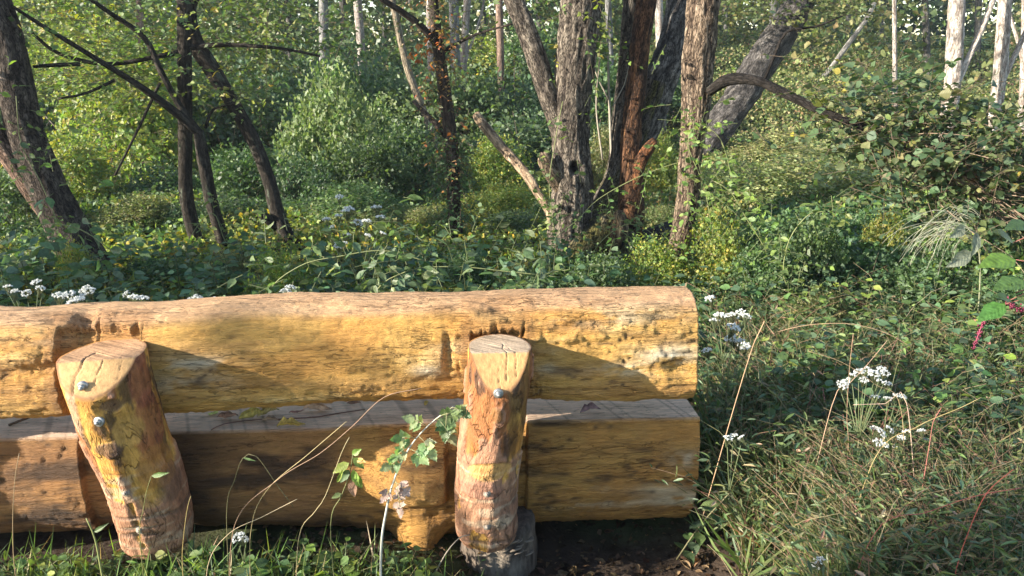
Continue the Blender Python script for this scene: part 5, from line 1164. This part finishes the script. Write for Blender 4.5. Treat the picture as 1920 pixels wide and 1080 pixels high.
def small_creeper():
    Y = 2.0; rows = np.array([[*P(u, v, Y), .0014] for u, v in [(620, 985), (640, 930), (655, 890), (662, 850)]]); rows = np.vstack([rows[0]*np.array([1, 1, 0, 1]), rows]); o = rows[0][:3]
    t_ = thing('small_weed', 'small weed with narrow drooping green and yellow leaves left of the toothed weed', 'weed', o); tw = Geo(); limb(tw, rows, .02, 5, col=(.14, .15, .06)); tw.build('stem', M['stem'], t_, org=o); r = np.random.default_rng(6)
    for (u, v, du, dv, px, mix) in [(660, 852, 14, -8, 26, 'bright'), (662, 858, 20, 20, 30, 'bright'), (655, 868, -20, 12, 36, 'bright'), (655, 880, -18, 25, 32, 'green'), (662, 880, 10, 30, 36, 'bright'), (665, 890, 14, 26, 30, 'yellow'), (658, 900, 6, 28, 34, 'dry'), (640, 925, -16, 8, 20, 'green'), (668, 862, 16, 4, 22, 'yellow')]:
        q = P(u, v, Y); e = P(u+du, v+dv, Y-.01); lc = Leaves(); lc.add(q[None], (e-q)[None], np.array([[.3*r.normal(), -.8, .5]]), np.array([px*pxm(u, v, Y)]), pal(((mix, 1),), 1, .05, r), .9); lc.build('leaf', M['leaf'], t_, LEAF8, org=o)
small_creeper()
# pokeweed hanging into the picture on the right
def pokeweed():
    Y = 2.7; o = P(2010, 700, Y); o[2] = float(gz(o[0], o[1])); t_ = thing('pokeweed', 'tall weed reaching in from the right with bright leaves and a hanging magenta berry spike', 'weed', o); tw = Geo()
    main = np.array([[*o, .009], [*P(2005, 620, Y), .008], [*P(1985, 500, Y), .006], [*P(1975, 430, Y), .004]]); limb(tw, main, .04, 8, col=(.34, .08, .12))
    r = np.random.default_rng(2)
    for (u0, v0, u, v, du, dv, px, k) in [(1995, 560, 1885, 570, -45, 28, 66, 'bright'), (1990, 520, 1905, 487, -70, 12, 80, 'bright'), (1985, 500, 1920, 525, -50, 15, 70, 'bright'), (1990, 540, 1895, 562, -35, -8, 45, 'green'), (1990, 540, 1900, 550, -6, -26, 32, 'green'), (1990, 590, 1905, 555, 20, 14, 40, 'bright'), (1985, 480, 1930, 420, -40, 8, 60, 'olive'), (1980, 440, 1900, 455, -40, -25, 60, 'olive')]:
        limb(tw, np.array([[*P(u0, v0, Y), .003], [*P((u0+u)/2, (v0+v)/2-8, Y), .002], [*P(u, v, Y), .0015]]), .03, 5, col=(.30, .12, .10)); q = P(u, v, Y); e = P(u+du, v+dv, Y-.03)
        lc = Leaves(); lc.add(q[None], (e-q)[None], np.array([[.1*r.normal(), -.5, .85]]), np.array([px*pxm(u, v, Y)]), pal(((k, .5), ('green', .5)), 1, .06, r), .95); lc.build('leaf', M['leaf'], t_, LEAF8, org=o)
    tw.build('stem', M['stem'], t_, org=o)
    bm_ = bark_mat('berry', 40, .1, .001, .2, .35, .5)
    for (a, b) in (((1846, 600), (1824, 655)), ((1895, 572), (1925, 585))):
        tw = Geo(); limb(tw, np.array([[*P(1885, 572, Y), .0015], [*P((a[0]+1885)/2, a[1]-18, Y), .0015], [*P(*a, Y), .0015], [*P(*b, Y), .001]]), .02, 5, col=(.45, .08, .16))
        for k in range(46):
            f = r.random(); c = P(a[0]*(1-f)+b[0]*f, a[1]*(1-f)+b[1]*f, Y)+r.normal(size=3)*.0055*(1.2-.6*f); th = np.arange(6)/6*6.283; R0 = .0042*(1.2-.5*f)
            V = np.array([[0, 0, R0]]+[[R0*.87*math.cos(x), R0*.87*math.sin(x), R0*.5] for x in th]+[[R0*.87*math.cos(x), R0*.87*math.sin(x), -R0*.5] for x in th]+[[0, 0, -R0]])+c; n6 = np.arange(6); m6 = (n6+1) % 6
            tw.add(V, [np.stack([n6*0, n6+1, m6+1], -1), np.stack([n6+1, n6+7, m6+7, m6+1], -1), np.stack([n6*0+13, m6+7, n6+7], -1)], np.array([.15, .018, .045])*(.7+.6*r.random()))
        tw.build('berry_spike', bm_, t_, org=o)
pokeweed()
# feathery pale grass plume and big pale leaves below it
def plume():
    Y = 4.0; o = P(1850, 560, Y); o[2] = float(gz(o[0], o[1])); t_ = thing('feathery_grass', 'pale feathery grass plume arching left above the green clumps', 'grass', o); r = np.random.default_rng(3); tw = Geo()
    limb(tw, np.array([[*o, .004], [*P(1838, 500, Y), .004], [*P(1822, 440, Y), .003], [*P(1800, 405, Y), .0025]]), .04, 5, col=(.20, .21, .13)); tw.build('stem', M['stem'], t_, org=o); tw = Geo()
    for k in range(40):
        u0, v0 = 1795+50*r.random(), 398+60*r.random(); L = 40+120*r.random(); a = r.random(); rows = np.array([[*P(u0, v0, Y), .0008], [*P(u0-L*.35, v0-14-8*a, Y+.05*r.normal()), .0008], [*P(u0-L*.8, v0-2+26*a, Y+.1*r.normal()), .0007], [*P(u0-L, v0+20+50*a, Y+.1*r.normal()), .0006]]); limb(tw, rows, .05, 3, col=(.34, .35, .26))
    tw.build('plume', M['stem'], t_, org=o); lc = Leaves()
    for (u, v, du, dv, px) in [(1832, 435, -8, 40, 50), (1822, 472, -40, 25, 62), (1810, 425, -25, 18, 46)]:
        q = P(u, v, Y); e = P(u+du, v+dv, Y-.05); lc = Leaves(); lc.add(q[None], (e-q)[None], np.array([[.3, -.8, .4]]), np.array([px*pxm(u, v, Y)]), np.array([[.24, .27, .20]]), .8); lc.build('leaf', M['leaf'], t_, LEAF8, org=o)
plume()
# vine round the brown tree and bramble shoots
def vine(name, label, px, Y, n, size, mix, seed, sp=.05, step=.045):
    rows = np.array([[*P(a, b, (Y if len(q_) < 3 else q_[2])), .003] for q_ in px for a, b in [q_[:2]]]); z0 = float(gz(rows[0][0], rows[0][1])); o = np.array([rows[0][0], rows[0][1], z0]); 
    if rows[0][2] > z0+.05: rows = np.vstack([[*o, .003], rows])
    t_ = thing(name, label, 'vine', o); tw, lc = Geo(), Leaves(); Q = limb(tw, rows, .04, 5, col=(.17, .19, .08)); r = np.random.default_rng(seed); b = Q[r.integers(0, len(Q), n), :3]+r.normal(size=(n, 3))*sp
    d = r.normal(size=(n, 3)); d[:, 1] -= .4; sprays(lc, b, d, .08+.14*r.random(n), step, size, mix, .5, tw, r=r, flat=.9, twc=(.12, .14, .06)); lc.build('foliage', M['leaf'], t_, LEAF8, org=o); tw.build('stem', M['stem'], t_, org=o)
vine('climbing_vine', 'bright green vine hanging round the lower trunk of the brown tree', [(1350, 520), (1335, 430), (1320, 350), (1290, 270), (1310, 235), (1350, 260), (1372, 330)], 5.0, 120, .055, (('bright', .7), ('green', .3)), 1, .12)
vine('bramble_shoot', 'long thin bramble shoot arching across the old tree below its knothole', [(1010, 520), (1040, 450), (1080, 415), (1120, 375), (1180, 340), (1240, 315), (1290, 300)], 5.3, 32, .05, (('bright', .6), ('green', .4)), 2, .03)
vine('bramble_shoot', 'bramble shoot with dense bright leaves right of the brown tree', [(1450, 560), (1440, 480), (1400, 410), (1370, 360), (1340, 340)], 4.6, 80, .055, (('bright', .6), ('green', .4)), 3, .08)
vine('bramble_shoot', 'bramble shoot of fresh green leaves rising from the dark clump', [(1500, 580), (1470, 520), (1480, 450), (1520, 400), (1560, 400)], 4.3, 60, .055, (('green', .6), ('bright', .4)), 4, .08)
vine('bramble_shoot', 'low bramble shoot with pale leaves behind the middle of the log', [(500, 560), (560, 500), (640, 480), (720, 470), (800, 490)], 4.0, 90, .075, (('pale', .5), ('blue', .5)), 5, .12, .06)
vine('bramble_shoot', 'low bramble shoot with broad leaves behind the log, left of the right post', [(700, 560), (760, 510), (850, 500), (960, 510), (1050, 520)], 3.9, 90, .075, (('blue', .7), ('pale', .3)), 6, .12, .06)
vine('bramble_shoot', 'leafy shoot in front of the leaning tree', [(-40, 520), (20, 440), (80, 420), (150, 430), (210, 470)], 4.4, 70, .08, (('blue', .8), ('green', .2)), 7, .14, .06)

vine('climbing_vine', 'vine climbing the left side of the stout grey tree', [(1045, 510), (1040, 440), (1030, 350), (1040, 270), (1055, 190)], 5.75, 60, .05, (('green', .6), ('bright', .4)), 8, .09)
vine('climbing_vine', 'tangle of vine over the mossy base between the two old trees', [(1090, 510), (1130, 450), (1180, 420), (1225, 440), (1250, 480)], 5.6, 90, .05, (('green', .7), ('olive', .3)), 9, .13)
vine('climbing_vine', 'vine trailing up beside the leaning tree', [(90, 540), (110, 440), (80, 350), (40, 270), (30, 180)], 5.1, 60, .06, (('green', .7), ('bright', .3)), 10, .13)
vine('climbing_vine', 'leafy vine at the feet of the forked and straight slim trunks', [(330, 520), (360, 440), (400, 400), (430, 460), (500, 450)], 5.8, 70, .055, (('green', .7), ('pale', .3)), 11, .14)

# --- dead leaves and twigs on the seat, and on the soil
def seat_pt(u, v, lift=.002):
    r_ = ray(u, v); o = np.array([0, 0, CAMH])-ORG; t_ = .8
    for _ in range(12):
        p = o+r_*t_; zt = np.interp(p@EX, *stp)-.012+lift; t_ = (zt-o[2])/r_[2]
    return ORG+o+r_*t_
def dead_leaf_mesh(seed, curl):
    r = np.random.default_rng(seed); n, m = 9, 7; V = []; 
    for i in range(n):
        t_ = i/(n-1); w_ = math.sin(math.pi*min(1, t_*1.02)**.8)*.26*(1+.15*r.normal())
        for j in range(m):
            s_ = (j/(m-1)-.5)*2; V.append([s_*w_*(1-.35*curl*abs(s_)), t_-.5, curl*.22*s_*s_*(w_/.26)+.05*math.sin(t_*6+seed)+.02*r.normal()])
    i = np.arange(n*m).reshape(n, m); return np.array(V), np.stack([i[:-1, :-1], i[:-1, 1:], i[1:, 1:], i[1:, :-1]], -1).reshape(-1, 4)
def dead_leaf(label, pt, L, ang, col, seed, curl=1., name='dead_leaf', group=None, w_=1.):
    V, Fq = dead_leaf_mesh(seed, curl); V = V*L*np.array([w_, 1, 1]); V[:, 2] -= V[:, 2].min(); c = np.array(col)*(.75+.5*vn(V*120, seed))[:, None]
    o = mesh_obj(name, V, [Fq], M['dry'], None, c, V/L); o.location = pt; o.rotation_euler = (0, 0, ang); tag(o, label, 'leaf', group); return o
GL_ = 'dead leaves lying on the seat'
for k, (u, v, L, a, col, cu, w_, lab) in enumerate([
        (401, 776, .042, .4, (.36, .34, .09), .3, 1.4, 'flat yellow green dead leaf, leftmost on the seat'), (427, 784, .065, 1.4, (.15, .10, .07), 1.2, .8, 'dark curled leaf just right of the yellow green one'),
        (474, 783, .085, 1.15, (.22, .17, .06), 1.3, .8, 'long folded olive brown leaf in the middle of the seat leaves'), (503, 776, .075, .9, (.20, .15, .07), 1.3, .9, 'upright curled yellow brown leaf touching the folded one'),
        (508, 790, .06, 1.5, (.17, .12, .09), .8, .7, 'small brown leaf below the upright curled one'), (546, 799, .085, 1.35, (.30, .19, .06), .7, 1.2, 'mottled yellow and brown leaf lying at the seat edge'),
        (596, 770, .095, 1.6, (.26, .19, .14), 1.3, .7, 'pale brown rolled leaf near the backrest'), (557, 774, .05, 1.2, (.20, .13, .10), .4, .4, 'thin brown sliver of leaf left of the rolled leaf'),
        (664, 758, .05, 1.6, (.09, .06, .05), 1.2, .5, 'small dark scrap of leaf at the end of the twig'), (800, 757, .035, .3, (.34, .26, .06), .8, 1., 'little yellow leaf by the backrest left of the right post'),
        (1107, 771, .075, 1.2, (.11, .075, .085), 1.4, .7, 'dark purplish curled leaf alone on the right end of the seat'), (1108, 747, .02, .5, (.09, .06, .05), 1., 1., 'tiny dark scrap behind the purplish leaf')]):
    dead_leaf(lab, seat_pt(u, v), L*1.1, -a, tuple(min(.6, c_*1.9) for c_ in col), k+1, cu, group=GL_, w_=w_)
def twig(label, pts_, r0, col, name='twig'):
    Q = np.array([[*seat_pt(u, v, r0+lift), r0] for u, v, lift in pts_]); g = Geo(); o = Q[:, :3].mean(0); limb(g, Q, .02, 6, furrow(3, 4, .2, base=col, dark=tuple(c*.5 for c in col), lite=tuple(c*1.4 for c in col))); ob = g.build(name, M['twig'], None, org=o); ob.location = o; tag(ob, label, 'twig')
twig('long thin twig lying along the seat behind the dead leaves', [(396, 806, 0), (420, 795, .002), (470, 788, .004), (520, 786, 0), (590, 782, 0), (640, 774, 0), (684, 768, .002)], .0022, (.16, .09, .07))
twig('dark flat strip of bark on the left end of the seat', [(16, 797, 0), (45, 786, .004), (70, 778, .004), (96, 775, 0)], .005, (.10, .07, .05), 'bark_strip')
r = np.random.default_rng(77); n = 5200; y = r.uniform(1.7, 3.3, n); x = r.uniform(-.9, 1.25, n); lc = Leaves()
lc.add(np.stack([x, y, gz(x, y)-.045*smooth(.45, 0, np.abs(y-2.75-.08*x))+.006+.006*r.random(n)], -1), rdir(n, r)*np.array([1, 1, .25]), UP+.45*r.normal(size=(n, 3)), .012+.026*r.random(n)**2, pal((('dry', 1),), n, .25, r)*(.12+.5*r.random((n, 1))**2), .5+1.2*r.random(n))
tag(lc.build('leaf_litter', M['dry'], None, LEAF8), kind='stuff')
GD_ = 'dead leaves on the bare soil by the right end of the bench'
r = np.random.default_rng(12)
for k in range(46):
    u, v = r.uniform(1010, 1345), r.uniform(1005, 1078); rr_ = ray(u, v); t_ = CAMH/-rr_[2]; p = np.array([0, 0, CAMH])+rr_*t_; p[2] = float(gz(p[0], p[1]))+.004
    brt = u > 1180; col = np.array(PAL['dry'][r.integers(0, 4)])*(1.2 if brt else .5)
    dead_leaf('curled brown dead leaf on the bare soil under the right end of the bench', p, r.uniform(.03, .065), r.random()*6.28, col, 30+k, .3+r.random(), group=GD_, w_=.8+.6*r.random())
# twig standing up from the dark soil beside the stump
stalk('bare_twig', 'bare grey twig leaning up beside the stump', 'twig', [(815, 1078), (838, 1035), (862, 1008), (880, 1003)], 2.2, (.26, .22, .17), 71, r0=.0028)
# ================================================================== unseen trees added beyond the left edge to cast shade
def shade_tree(x, y, h, rad, k, label):
    z0 = float(gz(x, y)); t_ = thing('tree', label, 'tree', (x, y, z0), k*1.1, 'unseen shade trees added beyond the left edge'); r = np.random.default_rng(700+k); g = Geo()
    rows = np.array([[0, 0, -.2, .22], [.05, 0, .4, .17], [.1*r.normal(), .1*r.normal(), h*.5, .14], [.25*r.normal(), .2*r.normal(), h, .06]]); limb(g, rows, .1, 20, furrow(700+k, 12, .1, **GREY)); g.build('trunk', M['bark'], t_)
    for j in range(5):
        a = r.random()*6.28; b = np.array([0, 0, h*(.35+.1*j)]); e = b+np.array([math.cos(a)*rad*.8, math.sin(a)*rad*.8, .8]); g = Geo(); limb(g, np.array([[*b, .06], [*((b+e)/2+[0, 0, .2]), .04], [*e, .015]]), .1, 10, furrow(730+k, 8, .1, **GREY)); g.build('branch', M['bark'], t_)
    c = bpy.data.objects.new('crown', SIDEC[k % 2]); link(c); c.parent = t_; c.location = (0, 0, h*.62); c.scale = (rad, rad, h*.42)
def shade_crown(seed, n=8000):
    r = np.random.default_rng(seed); k = 24; cc = nrm(r.normal(size=(k, 3)))*(.35+.5*r.random((k, 1))); Pn = cc[r.integers(0, k, n)]+rdir(n, r)*(.24*r.random((n, 1))**.4); lc = Leaves()
    lc.add(Pn, rdir(n, r), rdir(n, r)+UP, .08*(.7+.6*r.random(n)), pal((('green', .6), ('olive', .4)), n, .15, r), 1.3); o = lc.build('crown', M['leaf_far']); me = o.data; bpy.data.objects.remove(o); return me
SIDEC = [shade_crown(1), shade_crown(2)]
for k, (x, y, h, rad, lb) in enumerate([(-9.5, 1.5, 4.6, 1.25, 'small unseen tree added to shade the plants behind the bench'), (-8.8, -2.85, 6.4, .95, 'slim unseen tree added to shade the grass on the right'), (-16, 8.5, 9, 2.2, 'tall unseen shade tree added far out to the left')]):
    shade_tree(x, y, h, rad, k, lb)

# the tree behind the photographer's left shoulder whose low bough brushes the bench with shade
def bough_tree():
    def wb(u, v): q = BP(u, v, 0); return ORG+EX*q[0]+EY*q[1]+EZ*q[2]
    sd = np.array(SD); A = wb(330, 592)-sd*11.5; B = wb(560, 645)-sd*12; Cc = wb(800, 712)-sd*12.4; x, y = A[0]-1.5, A[1]-2.0
    t_ = thing('tree', 'tree outside the picture on the left with one low bough over the clearing', 'tree', (x, y, 0)); o = np.array([x, y, 0]); g = Geo()
    limb(g, np.array([[x, y, -.2, .2], [x, y, 2, .16], [x-.1, y, 4.2, .13], [x-.2, y, 7, .07]]), .1, 20, furrow(760, 12, .1, **GREY)); g.build('trunk', M['bark'], t_, org=o); g = Geo()
    Q = limb(g, np.array([[x-.1, y, 4.0, .07], [*((A+[x, y, 4.2])/2), .05], [*A, .04], [*B, .032], [*Cc, .02], [*(Cc+(Cc-B)*.5), .01]]), .08, 12, furrow(761, 8, .1, **GREY)); g.build('branch', M['bark'], t_, org=o)
    r = np.random.default_rng(5); lc = Leaves(); k = Q[r.integers(len(Q)//2, len(Q), 26), :3]; sprays(lc, k+.03*r.normal(size=(26, 3)), rdir(26, r), .15+.2*r.random(26), .06, .05, GG, .2, None, r=r)
    c0 = np.array([x-.2, y-.4, 6.6]); n = 900; p_ = c0+rdir(n, r)*np.array([1.3, 1.3, 1.2])*r.random((n, 1))**.5; sprays(lc, p_, rdir(n, r), .2+.2*r.random(n), .06, .06, GG, .2, None, r=r); lc.build('crown', M['leaf'], t_, org=o)
bough_tree()

# ================================================================== air
def haze():
    V = np.array([(x, y, z) for x in (-62, 62) for y in (-32, 77) for z in (-2.2, 20)], float)
    Fq = np.array([(0, 1, 3, 2), (4, 6, 7, 5), (0, 4, 5, 1), (2, 3, 7, 6), (0, 2, 6, 4), (1, 5, 7, 3)])
    m = bpy.data.materials.new('haze'); t = nodes(m); v = N_(t, 'ShaderNodeVolumePrincipled'); v.inputs['Color'].default_value = (.80, .88, 1, 1); v.inputs['Density'].default_value = .0014; v.inputs['Anisotropy'].default_value = .2
    o_ = N_(t, 'ShaderNodeOutputMaterial'); t.links.new(v.outputs[0], o_.inputs['Volume']); tag(mesh_obj('haze', V, [Fq], m, smooth_=False), kind='stuff')
haze()
